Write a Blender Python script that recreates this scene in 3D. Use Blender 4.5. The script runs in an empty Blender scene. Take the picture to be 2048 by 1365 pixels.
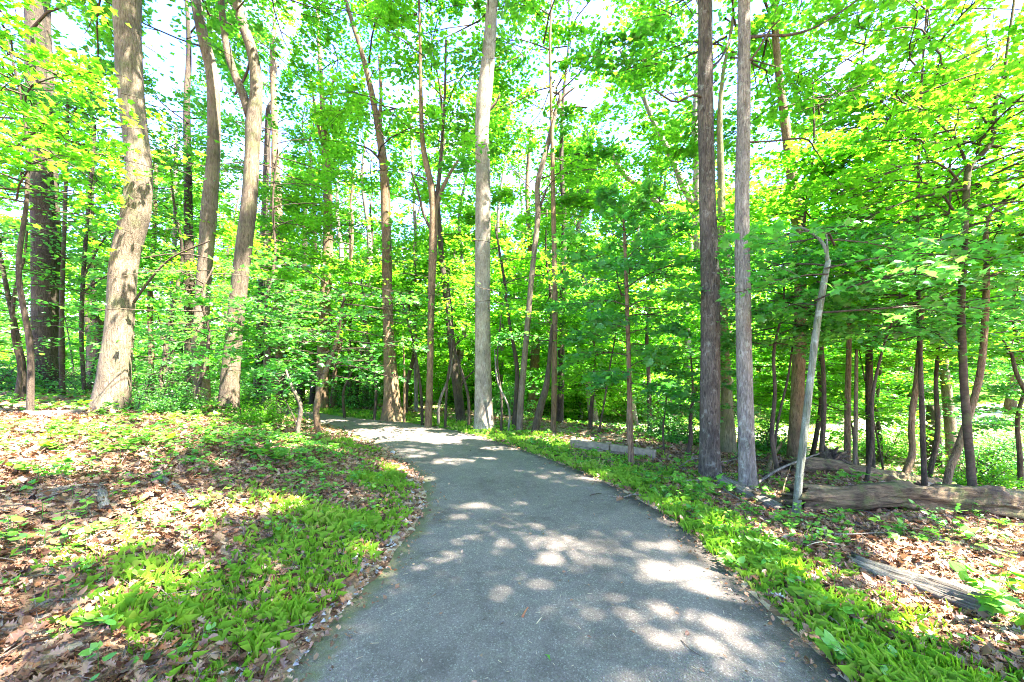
import bpy, math, random
import numpy as np
from math import radians, sin, cos, pi

rng = np.random.default_rng(11)
random.seed(5)
scene = bpy.context.scene
COL = scene.collection

# ------------------------------------------------------------------ camera model
F, CX, HZ, CAMZ = 820.0, 1024.0, 735.0, 1.5       # focal length and horizon in 2048-px units
def P(px, py, d):
    return np.array([(px - CX) / F * d, d, CAMZ - (py - HZ) / F * d])

# sun direction (towards the sun)
SUN_EL, SUN_AZ = radians(60), math.atan2(0.62, -0.30)   # azimuth measured from +Y towards +X
S = np.array([cos(SUN_EL) * sin(SUN_AZ), cos(SUN_EL) * cos(SUN_AZ), sin(SUN_EL)])

# ------------------------------------------------------------------ numpy noise
def _h(ix, iy, seed):
    n = (ix.astype(np.int64) * 374761393 + iy.astype(np.int64) * 668265263 + seed * 974634777) & 0x7fffffff
    n = ((n ^ (n >> 13)) * 1274126177) & 0x7fffffff
    return ((n ^ (n >> 16)) & 0xffff) / 65535.0
def vnoise(x, y, seed=0):
    x = np.asarray(x, float); y = np.asarray(y, float)
    ix = np.floor(x); iy = np.floor(y); fx = x - ix; fy = y - iy
    fx = fx * fx * (3 - 2 * fx); fy = fy * fy * (3 - 2 * fy)
    a = _h(ix, iy, seed); b = _h(ix + 1, iy, seed); c = _h(ix, iy + 1, seed); d = _h(ix + 1, iy + 1, seed)
    return (a * (1 - fx) + b * fx) * (1 - fy) + (c * (1 - fx) + d * fx) * fy
def fbm(x, y, seed=0, o=3):
    s = 0; a = .5; t = 0
    for k in range(o):
        s = s + a * vnoise(x * 2 ** k, y * 2 ** k, seed + k * 17); t += a; a *= .5
    return s / t
def sstep(a, b, x):
    t = np.clip((x - a) / (b - a), 0, 1); return t * t * (3 - 2 * t)

def catmull(pts, n):
    p = np.array(pts, float)
    if len(p) == 2:
        t = np.linspace(0, 1, n)[:, None]; return p[0] * (1 - t) + p[1] * t
    e = np.vstack([2 * p[0] - p[1], p, 2 * p[-1] - p[-2]])
    L = np.concatenate([[0], np.cumsum(np.linalg.norm(np.diff(p[:, :min(3, p.shape[1])], axis=0), axis=1))])
    u = np.linspace(0, L[-1], n); i = np.clip(np.searchsorted(L, u, side='right') - 1, 0, len(p) - 2)
    t = ((u - L[i]) / np.maximum(L[i + 1] - L[i], 1e-9))[:, None]
    a, b, c, d = e[i], e[i + 1], e[i + 2], e[i + 3]
    return .5 * (2 * b + (c - a) * t + (2 * a - 5 * b + 4 * c - d) * t ** 2 + (3 * b - a - 3 * c + d) * t ** 3)

# ------------------------------------------------------------------ path edges (plan view)
def flat(px, py):
    d = CAMZ * F / (py - HZ); return ((px - CX) / F * d, d)
LE = [(-1.5, -14), (-1.22, -3), (-1.15, 0.5)] + [flat(*q) for q in
      [(560, 1365), (700, 1205), (785, 1110), (832, 1050), (850, 1000), (842, 962), (800, 922), (725, 880), (640, 846)]] + \
     [(-7.9, 13.2), (-11.5, 14.9), (-18, 17), (-40, 21)]
RE = [(1.5, -14), (1.6, -3), (1.62, 0.5)] + [flat(*q) for q in
      [(1700, 1365), (1480, 1165), (1400, 1090), (1330, 1030), (1200, 960), (1060, 905), (930, 866), (820, 846), (700, 836)]] + \
     [(-8.2, 14.9), (-12, 16.9), (-19, 19.3), (-40, 23.5)]
LEs = catmull(LE, 260); REs = catmull(RE, 260)
def sdist(line, x, y):
    x = np.asarray(x, float).ravel(); y = np.asarray(y, float).ravel()
    out = np.empty(len(x)); ln = line[::3] if len(x) > 3000 else line
    ln = np.vstack([ln, line[-1]])
    a = ln[:-1]; b = ln[1:]; ab = b - a; L2 = np.maximum((ab ** 2).sum(1), 1e-9)
    for s in range(0, len(x), 8000):
        px = x[s:s + 8000, None]; py = y[s:s + 8000, None]
        t = np.clip(((px - a[:, 0]) * ab[:, 0] + (py - a[:, 1]) * ab[:, 1]) / L2, 0, 1)
        dx = px - a[:, 0] - t * ab[:, 0]; dy = py - a[:, 1] - t * ab[:, 1]
        d2 = dx * dx + dy * dy; i = d2.argmin(1); r = np.arange(len(i))
        cr = ab[i, 0] * dy[r, i] - ab[i, 1] * dx[r, i]
        out[s:s + 8000] = np.sqrt(d2[r, i]) * np.sign(cr)
    return out
def sides(x, y):
    return sdist(LEs, x, y), -sdist(REs, x, y)
def gz(x, y, s=None):
    x = np.asarray(x, float); shp = x.shape; x = x.ravel(); y = np.asarray(y, float).ravel()
    sl, sr = sides(x, y) if s is None else s
    l = np.maximum(sl, 0); r = np.maximum(sr, 0)
    z = 1.0 * (1 - np.exp(-(l / 2.7) ** 1.35)) + .05 * np.maximum(l - 7, 0)
    z = z - .75 * sstep(2.2, 8, r) + .075 * np.maximum(r - 14, 0)
    m = sstep(0, .8, np.maximum(sl, sr))
    z = z + m * (.16 * (fbm(x * .7, y * .7, 3) - .5) + .07 * (fbm(x * 3, y * 3, 9) - .5))
    return z.reshape(shp)
_D = np.concatenate([np.linspace(.8, 12, 560), np.linspace(12.1, 90, 500)])
def G(px, py):
    X = (px - CX) / F * _D; Z = CAMZ - (py - HZ) / F * _D
    b = np.nonzero(Z < gz(X, _D))[0]
    d = _D[b[0]] if len(b) else 60.0
    return np.array([(px - CX) / F * d, d, CAMZ - (py - HZ) / F * d])
def on(x, y, dz=0.0):
    return np.array([x, y, float(gz(np.array([x]), np.array([y]))[0]) + dz])

# ------------------------------------------------------------------ object helpers
def mesh_obj(name, verts, loops, starts, mats, parent=None, tone=None, midx=None, smooth=False, origin=None, attr=None):
    me = bpy.data.meshes.new(name)
    v = np.asarray(verts, np.float32)
    if origin is not None: v = v - np.asarray(origin, np.float32)
    me.vertices.add(len(v)); me.vertices.foreach_set('co', v.ravel())
    me.loops.add(len(loops)); me.loops.foreach_set('vertex_index', np.asarray(loops, np.int32))
    me.polygons.add(len(starts)); me.polygons.foreach_set('loop_start', np.asarray(starts, np.int32))
    for m in mats: me.materials.append(m)
    if midx is not None: me.polygons.foreach_set('material_index', np.asarray(midx, np.int32))
    me.polygons.foreach_set('use_smooth', np.full(len(starts), smooth, bool) if np.isscalar(smooth) else smooth)
    if tone is not None:
        a = me.attributes.new('tone', 'FLOAT', 'FACE'); a.data.foreach_set('value', np.asarray(tone, np.float32))
    if attr:
        for k, val in attr.items():
            a = me.attributes.new(k, 'FLOAT', 'POINT'); a.data.foreach_set('value', np.asarray(val, np.float32))
    me.update(calc_edges=True)
    ob = bpy.data.objects.new(name, me); COL.objects.link(ob)
    if parent is not None:
        ob.parent = parent
    elif origin is not None:
        ob.location = origin
    return ob
def empty(name, loc):
    o = bpy.data.objects.new(name, None); o.empty_display_size = .2; COL.objects.link(o); o.location = [float(c) for c in loc]; return o
def tag(o, label=None, cat=None, group=None, kind=None):
    if label: o['label'] = label
    if cat: o['category'] = cat
    if group: o['group'] = group
    if kind: o['kind'] = kind
    return o

class Geo:
    """collects tubes and leaf sets into one mesh"""
    def __init__(s): s.v = []; s.l = []; s.st = []; s.t = []; s.m = []; s.sm = []; s.nv = 0; s.nl = 0
    def add(s, v, faces, tone, mi, smooth):
        # faces (n,k)
        n, k = faces.shape
        s.v.append(v); s.l.append((faces + s.nv).ravel()); s.st.append(s.nl + np.arange(n) * k)
        s.t.append(np.broadcast_to(np.asarray(tone, np.float32), (n,))); s.m.append(np.full(n, mi)); s.sm.append(np.full(n, smooth))
        s.nv += len(v); s.nl += n * k
    def build(s, name, mats, parent=None, origin=None):
        if not s.v: return None
        return mesh_obj(name, np.vstack(s.v), np.concatenate(s.l), np.concatenate(s.st), mats, parent,
                        np.concatenate(s.t), np.concatenate(s.m), np.concatenate(s.sm), origin)
    def tubes(s, pts, rad, k=5, mi=0, tone=.5):
        # pts (B,n,3) rad (B,n)
        B, n, _ = pts.shape
        if B == 0: return
        tan = np.gradient(pts, axis=1); tan /= np.maximum(np.linalg.norm(tan, axis=2, keepdims=True), 1e-9)
        ref = np.where(np.abs(tan[:, :1, 2:3]) > .8, np.array([1., 0, 0]), np.array([0, 0, 1.]))
        u = np.cross(tan, np.broadcast_to(ref, tan.shape)); u /= np.maximum(np.linalg.norm(u, axis=2, keepdims=True), 1e-9)
        w = np.cross(tan, u)
        a = np.arange(k) / k * 2 * pi
        v = pts[:, :, None] + rad[:, :, None, None] * (u[:, :, None] * np.cos(a)[:, None] + w[:, :, None] * np.sin(a)[:, None])
        idx = np.arange(B * n * k).reshape(B, n, k)
        q = np.stack([idx[:, :-1], np.roll(idx, -1, 2)[:, :-1], np.roll(idx, -1, 2)[:, 1:], idx[:, 1:]], -1).reshape(-1, 4)
        s.add(v.reshape(-1, 3), q, tone, mi, True)
    def leaves(s, pos, az, size, kind, mi=1, tilt=.4, droop=.15, tone=None, roll=None):
        N = len(pos)
        if N == 0: return
        T = LEAF[kind]
        nrm = np.stack([rng.normal(0, tilt, N), rng.normal(0, tilt, N), np.ones(N)], 1); nrm /= np.linalg.norm(nrm, axis=1, keepdims=True)
        a = np.stack([np.cos(az), np.sin(az), rng.normal(-droop, .2, N)], 1)
        a -= nrm * (a * nrm).sum(1, keepdims=True) * (1 - 0.0); a /= np.linalg.norm(a, axis=1, keepdims=True)
        b = np.cross(nrm, a)
        sz = np.broadcast_to(size, (N,))[:, None, None]
        v = pos[:, None] + sz * (T[None, :, 0:1] * a[:, None] + T[None, :, 1:2] * b[:, None] + T[None, :, 2:3] * nrm[:, None])
        k = len(T)
        f = np.arange(N * k).reshape(N, k)
        s.add(v.reshape(-1, 3), f, rng.random(N) if tone is None else tone, mi, False)

def mirror(h, z=-.1):
    h = np.array(h, float); up = np.c_[h, z * np.abs(h[:, 1:2]) / .35]
    lo = up[1:-1][::-1].copy(); lo[:, 1] *= -1
    return np.vstack([up, lo])
LEAF = {
 'quad': mirror([(0, 0), (.45, .34), (1, 0)], -.12),
 'hex': mirror([(0, 0), (.28, .30), (.68, .25), (1, 0)], -.1),
 'maple': mirror([(0, 0), (.10, .20), (.02, .42), (.30, .34), (.55, .58), (.60, .24), (1, 0)], -.12),
 'oak': mirror([(0, 0), (.15, .06), (.22, .26), (.34, .10), (.45, .40), (.58, .13), (.74, .34), (.80, .12), (1, 0)], .22),
 'blade': np.array([(0, -.05, 0), (.0, .05, 0), (.45, .06, .0), (1, 0, -.25), (.45, -.06, .0)], float),
}

# ------------------------------------------------------------------ materials
def mat(name):
    m = bpy.data.materials.new(name); m.use_nodes = True; nt = m.node_tree; nt.nodes.clear()
    out = nt.nodes.new('ShaderNodeOutputMaterial'); return m, nt, out
def nd(nt, t, **kw):
    n = nt.nodes.new(t)
    for k, v in kw.items():
        if k.startswith('i_'):
            key = k[2:].replace('_', ' '); n.inputs[int(key) if key.isdigit() else key].default_value = v
        else: setattr(n, k, v)
    return n
def ramp(nt, stops, src=None):
    n = nt.nodes.new('ShaderNodeValToRGB'); e = n.color_ramp.elements
    while len(e) > 1: e.remove(e[-1])
    e[0].position = stops[0][0]; e[0].color = (*stops[0][1], 1)
    for p, c in stops[1:]:
        x = e.new(p); x.color = (*c, 1)
    if src is not None: nt.links.new(src, n.inputs[0])
    return n
def g3(v): return (v, v, v)

def leaf_mat(name, refl, trans, tmix=.5, gloss=.05):
    m, nt, out = mat(name); L = nt.links.new
    at = nd(nt, 'ShaderNodeAttribute', attribute_name='tone')
    r1 = ramp(nt, refl, at.outputs['Fac']); r2 = ramp(nt, trans, at.outputs['Fac'])
    d = nd(nt, 'ShaderNodeBsdfDiffuse'); t = nd(nt, 'ShaderNodeBsdfTranslucent'); g = nd(nt, 'ShaderNodeBsdfGlossy', i_Roughness=.42)
    g.inputs['Color'].default_value = (.8, .85, .8, 1)
    L(r1.outputs[0], d.inputs[0]); L(r2.outputs[0], t.inputs[0])
    a = nd(nt, 'ShaderNodeMixShader', i_0=tmix); L(d.outputs[0], a.inputs[1]); L(t.outputs[0], a.inputs[2])
    b = nd(nt, 'ShaderNodeMixShader', i_0=gloss); L(a.outputs[0], b.inputs[1]); L(g.outputs[0], b.inputs[2])
    L(b.outputs[0], out.inputs[0]); return m

def bark_mat(name, dark, mid, light, moss=0.0, band=False, scale=1.0, lichen=.0, zs=7.0, xs=40.0, blot=.62):
    m, nt, out = mat(name); L = nt.links.new
    tc = nd(nt, 'ShaderNodeTexCoord'); mp = nd(nt, 'ShaderNodeMapping')
    mp.inputs['Scale'].default_value = (7, 7, 16) if band else (xs * scale, xs * scale, zs * scale)
    L(tc.outputs['Object'], mp.inputs[0])
    n1 = nd(nt, 'ShaderNodeTexNoise', i_Scale=1.0, i_Detail=6.0, i_Roughness=.68, i_Distortion=1.1); L(mp.outputs[0], n1.inputs['Vector'])
    n2 = nd(nt, 'ShaderNodeTexNoise', i_Scale=2.3, i_Detail=4.0, i_Roughness=.6); L(tc.outputs['Object'], n2.inputs['Vector'])
    n3 = nd(nt, 'ShaderNodeTexNoise', i_Scale=60.0, i_Detail=3.0); L(tc.outputs['Object'], n3.inputs['Vector'])
    r = ramp(nt, [(.30, dark), (.47, mid), (.66, light)], n1.outputs['Fac'])
    v = nd(nt, 'ShaderNodeMix', data_type='RGBA', blend_type='MULTIPLY', i_0=1.0)
    r2 = ramp(nt, [(.35, (blot, blot, blot)), (.66, (1.2, 1.17, 1.12))], n2.outputs['Fac'])
    L(r.outputs[0], v.inputs[6]); L(r2.outputs[0], v.inputs[7]); col = v.outputs[2]
    if lichen:
        n4 = nd(nt, 'ShaderNodeTexNoise', i_Scale=9.0, i_Detail=5.0, i_Roughness=.7); L(tc.outputs['Object'], n4.inputs['Vector'])
        rl = ramp(nt, [(.56, g3(0)), (.66, g3(lichen))], n4.outputs['Fac'])
        x = nd(nt, 'ShaderNodeMix', data_type='RGBA'); L(rl.outputs[0], x.inputs[0]); L(col, x.inputs[6]); x.inputs[7].default_value = (.42, .44, .36, 1); col = x.outputs[2]
    if moss:
        n5 = nd(nt, 'ShaderNodeTexNoise', i_Scale=3.2, i_Detail=6.0, i_Roughness=.7); L(tc.outputs['Object'], n5.inputs['Vector'])
        rm = ramp(nt, [(.5, g3(0)), (.72, g3(moss))], n5.outputs['Fac'])
        x = nd(nt, 'ShaderNodeMix', data_type='RGBA'); L(rm.outputs[0], x.inputs[0]); L(col, x.inputs[6]); x.inputs[7].default_value = (.10, .14, .03, 1); col = x.outputs[2]
    b = nd(nt, 'ShaderNodeBsdfPrincipled', i_Roughness=.9); b.inputs['Specular IOR Level'].default_value = .2
    L(col, b.inputs['Base Color'])
    ad = nd(nt, 'ShaderNodeMath', operation='MULTIPLY_ADD', i_1=.25); L(n3.outputs['Fac'], ad.inputs[0]); L(n1.outputs['Fac'], ad.inputs[2])
    bp = nd(nt, 'ShaderNodeBump', i_Strength=.9, i_Distance=.03 if not band else .008); L(ad.outputs[0], bp.inputs['Height']); L(bp.outputs[0], b.inputs['Normal'])
    L(b.outputs[0], out.inputs[0]); return m

M = {}
M['pale'] = bark_mat('bark_pale', (.05, .034, .022), (.145, .107, .074), (.22, .172, .125), moss=.4)
M['palebrown'] = bark_mat('bark_pale_brown', (.035, .024, .016), (.105, .077, .053), (.175, .135, .098), moss=.4)
M['grey'] = bark_mat('bark_grey', (.09, .07, .05), (.24, .20, .15), (.34, .295, .23), scale=1.2, lichen=.35)
M['ash'] = bark_mat('bark_ash', (.055, .045, .035), (.16, .135, .11), (.29, .255, .215), scale=1.3, lichen=.35)
M['ashd'] = bark_mat('bark_shaded_ash', (.022, .016, .012), (.07, .055, .041), (.145, .12, .095), scale=1.2, lichen=.25)  # darker copy of the ash bark, backlit shade put into the colour
M['brown'] = bark_mat('bark_brown', (.055, .032, .018), (.15, .095, .055), (.25, .17, .10), moss=.3)
M['dark'] = bark_mat('bark_dark', (.02, .014, .010), (.055, .040, .028), (.10, .075, .055), moss=.25)
M['olive'] = bark_mat('bark_olive', (.05, .045, .022), (.14, .125, .06), (.22, .20, .11), moss=.7)
M['cherry'] = bark_mat('bark_cherry', (.04, .026, .017), (.062, .042, .028), (.092, .066, .046), band=True, moss=.6)
M['sap'] = bark_mat('bark_sapling', (.07, .07, .05), (.15, .155, .11), (.24, .245, .19), moss=.6, lichen=.5, zs=4)
M['twig'] = bark_mat('bark_twig', (.03, .022, .016), (.07, .05, .035), (.12, .09, .06))
M['dead'] = bark_mat('dead_wood', (.016, .010, .006), (.11, .075, .042), (.21, .15, .088), moss=.75, xs=20, zs=3.2, blot=.35)
M['deadgrey'] = bark_mat('dead_wood_grey', (.035, .027, .02), (.15, .125, .10), (.30, .265, .22), xs=45, zs=2.2)

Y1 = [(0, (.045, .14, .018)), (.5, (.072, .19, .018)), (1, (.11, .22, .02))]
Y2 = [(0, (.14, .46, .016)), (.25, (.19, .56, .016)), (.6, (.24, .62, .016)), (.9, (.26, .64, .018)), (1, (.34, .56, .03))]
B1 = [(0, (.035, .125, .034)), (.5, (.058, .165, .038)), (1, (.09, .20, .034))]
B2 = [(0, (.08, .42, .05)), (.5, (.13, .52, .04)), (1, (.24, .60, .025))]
M['leaf_y'] = leaf_mat('leaf_sunny', Y1, Y2, .6, .03)  # yellower leaf green, the glow of backlit leaves put into the colour
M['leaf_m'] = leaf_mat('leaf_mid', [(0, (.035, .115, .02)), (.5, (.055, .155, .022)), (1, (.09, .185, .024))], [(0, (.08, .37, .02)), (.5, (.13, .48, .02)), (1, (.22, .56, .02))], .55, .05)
M['leaf_b'] = leaf_mat('leaf_shade', B1, B2, .5, .06)  # bluer leaf green, skylit shade of the understory put into the colour
M['grass'] = leaf_mat('grass_blade', [(0, (.10, .22, .018)), (.5, (.18, .31, .025)), (.8, (.27, .34, .05)), (1, (.38, .34, .16))], [(0, (.22, .54, .012)), (.6, (.36, .64, .02)), (1, (.52, .52, .14))], .4, .03)
M['herb'] = leaf_mat('herb_leaf', [(0, (.045, .17, .025)), (.5, (.08, .23, .02)), (1, (.16, .28, .03))], [(0, (.10, .44, .016)), (1, (.28, .58, .016))], .35, .05)
M['litter'] = leaf_mat('dead_leaf', [(0, (.05, .02, .011)), (.25, (.13, .058, .032)), (.5, (.20, .10, .058)), (.75, (.25, .15, .092)), (.9, (.25, .09, .034)), (1, (.31, .225, .16))],
                       [(0, (.1, .04, .015)), (1, (.3, .17, .07))], .15, .04)

def simple(name, c, rough=.8):
    m, nt, out = mat(name); b = nd(nt, 'ShaderNodeBsdfPrincipled', i_Roughness=rough); L = nt.links.new
    tc = nd(nt, 'ShaderNodeTexCoord'); n = nd(nt, 'ShaderNodeTexNoise', i_Scale=14.0, i_Detail=5.0); L(tc.outputs['Object'], n.inputs['Vector'])
    r = ramp(nt, [(.3, tuple(.6 * x for x in c)), (.7, tuple(min(.9, 1.3 * x) for x in c))], n.outputs['Fac']); L(r.outputs[0], b.inputs['Base Color'])
    bp = nd(nt, 'ShaderNodeBump', i_Strength=.4, i_Distance=.01); L(n.outputs['Fac'], bp.inputs['Height']); L(bp.outputs[0], b.inputs['Normal'])
    L(b.outputs[0], out.inputs[0]); return m
M['stone'] = simple('grey_stone', (.27, .255, .235)); M['white'] = simple('white_scrap', (.46, .45, .43)); M['timber'] = simple('weathered_timber', (.20, .155, .095))
M['red'] = simple('red_stick', (.3, .10, .045)); M['straw'] = simple('straw', (.42, .33, .20))

def ground_mat():
    m, nt, out = mat('forest_floor'); L = nt.links.new
    tc = nd(nt, 'ShaderNodeTexCoord')
    vo = nd(nt, 'ShaderNodeTexVoronoi', i_Scale=13.0); vo.inputs['Randomness'].default_value = 1; L(tc.outputs['Object'], vo.inputs['Vector'])
    sp = nd(nt, 'ShaderNodeSeparateColor'); L(vo.outputs['Color'], sp.inputs[0])
    lit = ramp(nt, [(0, (.07, .04, .025)), (.35, (.20, .125, .075)), (.7, (.31, .21, .135)), (1, (.40, .31, .22))], sp.outputs[0])
    n2 = nd(nt, 'ShaderNodeTexNoise', i_Scale=30.0, i_Detail=6.0, i_Roughness=.7); L(tc.outputs['Object'], n2.inputs['Vector'])
    gr = ramp(nt, [(.3, (.035, .10, .012)), (.55, (.08, .17, .015)), (.75, (.15, .22, .03))], n2.outputs['Fac'])
    at = nd(nt, 'ShaderNodeAttribute', attribute_name='green')
    n3 = nd(nt, 'ShaderNodeTexNoise', i_Scale=7.0, i_Detail=6.0, i_Roughness=.75); L(tc.outputs['Object'], n3.inputs['Vector'])
    ad = nd(nt, 'ShaderNodeMath', operation='ADD'); L(at.outputs['Fac'], ad.inputs[0]); L(n3.outputs['Fac'], ad.inputs[1])
    rr = ramp(nt, [(.85, g3(0)), (1.1, g3(1))], ad.outputs[0])
    mx = nd(nt, 'ShaderNodeMix', data_type='RGBA'); L(rr.outputs[0], mx.inputs[0]); L(lit.outputs[0], mx.inputs[6]); L(gr.outputs[0], mx.inputs[7])
    cr = nd(nt, 'ShaderNodeAttribute', attribute_name='creek')
    cg = ramp(nt, [(.3, (.25, .22, .18)), (.7, (.5, .46, .4))], n2.outputs['Fac'])
    m2 = nd(nt, 'ShaderNodeMix', data_type='RGBA'); L(cr.outputs['Fac'], m2.inputs[0]); L(mx.outputs[2], m2.inputs[6]); L(cg.outputs[0], m2.inputs[7])
    b = nd(nt, 'ShaderNodeBsdfPrincipled', i_Roughness=.95); b.inputs['Specular IOR Level'].default_value = .1
    L(m2.outputs[2], b.inputs['Base Color'])
    sm = nd(nt, 'ShaderNodeMath', operation='ADD'); L(vo.outputs['Distance'], sm.inputs[0]); L(n2.outputs['Fac'], sm.inputs[1])
    bp = nd(nt, 'ShaderNodeBump', i_Strength=.8, i_Distance=.03); L(sm.outputs[0], bp.inputs['Height']); L(bp.outputs[0], b.inputs['Normal'])
    L(b.outputs[0], out.inputs[0]); return m
def asphalt_mat():
    m, nt, out = mat('asphalt'); L = nt.links.new
    tc = nd(nt, 'ShaderNodeTexCoord')
    vo = nd(nt, 'ShaderNodeTexVoronoi', i_Scale=150.0); L(tc.outputs['Object'], vo.inputs['Vector'])
    sp = nd(nt, 'ShaderNodeSeparateColor'); L(vo.outputs['Color'], sp.inputs[0])
    c = ramp(nt, [(0, (.096, .078, .066)), (.55, (.126, .104, .089)), (.9, (.150, .126, .108)), (.97, (.21, .19, .16))], sp.outputs[1])
    n = nd(nt, 'ShaderNodeTexNoise', i_Scale=1.1, i_Detail=5.0, i_Roughness=.6); L(tc.outputs['Object'], n.inputs['Vector'])
    n2 = nd(nt, 'ShaderNodeTexNoise', i_Scale=220.0, i_Detail=2.0); L(tc.outputs['Object'], n2.inputs['Vector'])
    nq = nd(nt, 'ShaderNodeTexNoise', i_Scale=6.5, i_Detail=6.0, i_Roughness=.75, i_Distortion=.8); L(tc.outputs['Object'], nq.inputs['Vector'])
    nm = nd(nt, 'ShaderNodeMath', operation='MULTIPLY_ADD', i_1=.45); nh = nd(nt, 'ShaderNodeMath', operation='MULTIPLY', i_1=.62); L(n.outputs['Fac'], nh.inputs[0]); L(nq.outputs['Fac'], nm.inputs[0]); L(nh.outputs[0], nm.inputs[2])
    r = ramp(nt, [(.38, g3(.62)), (.52, g3(1.0)), (.70, g3(1.28))], nm.outputs[0])
    mu = nd(nt, 'ShaderNodeMix', data_type='RGBA', blend_type='MULTIPLY', i_0=1.0); L(c.outputs[0], mu.inputs[6]); L(r.outputs[0], mu.inputs[7])
    # dusty / mossy left margin and dark fresh right margin
    ae = nd(nt, 'ShaderNodeAttribute', attribute_name='across')
    n3 = nd(nt, 'ShaderNodeTexNoise', i_Scale=5.0, i_Detail=5.0, i_Roughness=.7); L(tc.outputs['Object'], n3.inputs['Vector'])
    sub = nd(nt, 'ShaderNodeMath', operation='MULTIPLY_ADD', i_1=.22, i_2=-.11); L(n3.outputs['Fac'], sub.inputs[0])
    ac = nd(nt, 'ShaderNodeMath', operation='ADD'); L(ae.outputs['Fac'], ac.inputs[0]); L(sub.outputs[0], ac.inputs[1])
    rm = ramp(nt, [(.0, g3(.85)), (.03, g3(.6)), (.07, g3(0))], ac.outputs[0])
    x = nd(nt, 'ShaderNodeMix', data_type='RGBA'); L(rm.outputs[0], x.inputs[0]); L(mu.outputs[2], x.inputs[6]); x.inputs[7].default_value = (.10, .10, .045, 1)
    rd = ramp(nt, [(.90, g3(1)), (.96, g3(.55))], ac.outputs[0])
    y = nd(nt, 'ShaderNodeMix', data_type='RGBA', blend_type='MULTIPLY', i_0=1.0); L(x.outputs[2], y.inputs[6]); L(rd.outputs[0], y.inputs[7])
    b = nd(nt, 'ShaderNodeBsdfPrincipled', i_Roughness=.88); b.inputs['Specular IOR Level'].default_value = .15
    L(y.outputs[2], b.inputs['Base Color'])
    s = nd(nt, 'ShaderNodeMath', operation='ADD'); L(vo.outputs['Distance'], s.inputs[0]); L(n2.outputs['Fac'], s.inputs[1])
    bp = nd(nt, 'ShaderNodeBump', i_Strength=.55, i_Distance=.006); L(s.outputs[0], bp.inputs['Height']); L(bp.outputs[0], b.inputs['Normal'])
    L(b.outputs[0], out.inputs[0]); return m
M['ground'] = ground_mat(); M['asphalt'] = asphalt_mat()

# ------------------------------------------------------------------ where grass and herbs grow (plan coverage)
def blob(x, y, px, py, rx, ry):
    c = G(px, py); e = G(px, py + ry); w = rx / F * c[1]; h = max(.12, abs(e[1] - c[1]))
    return np.exp(-(((x - c[0]) / w) ** 2 + ((y - c[1]) / h) ** 2))
GR_BLOBS = [(430, 1190, 190, 70), (640, 1105, 150, 60), (330, 1260, 120, 50), (690, 890, 60, 16), (660, 1040, 150, 40), (760, 965, 60, 18), (600, 1230, 80, 40)]
HERB_BLOBS = [(250, 890, 200, 40), (520, 880, 150, 30), (120, 960, 120, 60), (480, 960, 170, 40), (350, 840, 180, 20), (620, 950, 110, 40), (120, 1120, 150, 60), (280, 1060, 160, 50)]
def grass_mask(x, y, sl, sr):
    n = fbm(x * 1.6, y * 1.6, 21)
    far = sstep(6, 10, y)
    right = np.exp(-((sr - .28) / np.where(y < 5.5, .27, .42)) ** 2) * (sr > .02) * (.55 + .9 * n)
    right = np.maximum(right, sstep(4, 7, y) * (sr > .02) * np.exp(-np.maximum(sr - .6, 0) / .9) * 1.1)
    right = np.maximum(right, (sr > 4) * sstep(11, 15, y) * sstep(.38, .55, fbm(x * .25, y * .25, 5)) * 1.0)
    rs = (sr > .05) * (y < 3.4) * np.exp(-np.maximum(sr - .35, 0) / .25) * (.1 + 1.1 * n)
    lf = np.zeros_like(x)
    for b in GR_BLOBS: lf = np.maximum(lf, blob(x, y, *b))
    lf = lf * (sl > .12) * (.55 + .9 * n)
    le = .45 * np.exp(-((sl - .3) / .25) ** 2) * (sl > .06) * n * 1.6
    return np.clip(np.maximum.reduce([right, rs, lf, le]), 0, 1)
def herb_mask(x, y, sl, sr):
    n = fbm(x * 1.1 + 9, y * 1.1, 33)
    h = np.zeros_like(x)
    for b in HERB_BLOBS: h = np.maximum(h, blob(x, y, *b))
    h = h * (sl > .3) * (.7 + .5 * sstep(4.2, 5.5, y))
    h = np.maximum(h, (sl > .5) * (.06 + .5 * sstep(.52, .72, n)))
    h = np.maximum(h, (sl > 2.0) * sstep(5.5, 7.5, y) * (.35 + .6 * n))
    h = np.maximum(h, (sr > .25) * (.10 + .5 * sstep(.55, .72, n)))
    h = np.maximum(h, (sr > .1) * np.exp(-((sr - .4) / .3) ** 2) * .25 * (y > 2.4))
    h = np.maximum(h, ((sr > 5) | (sl > 5)) * (.3 + .5 * n))
    return np.clip(h, 0, 1)

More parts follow.
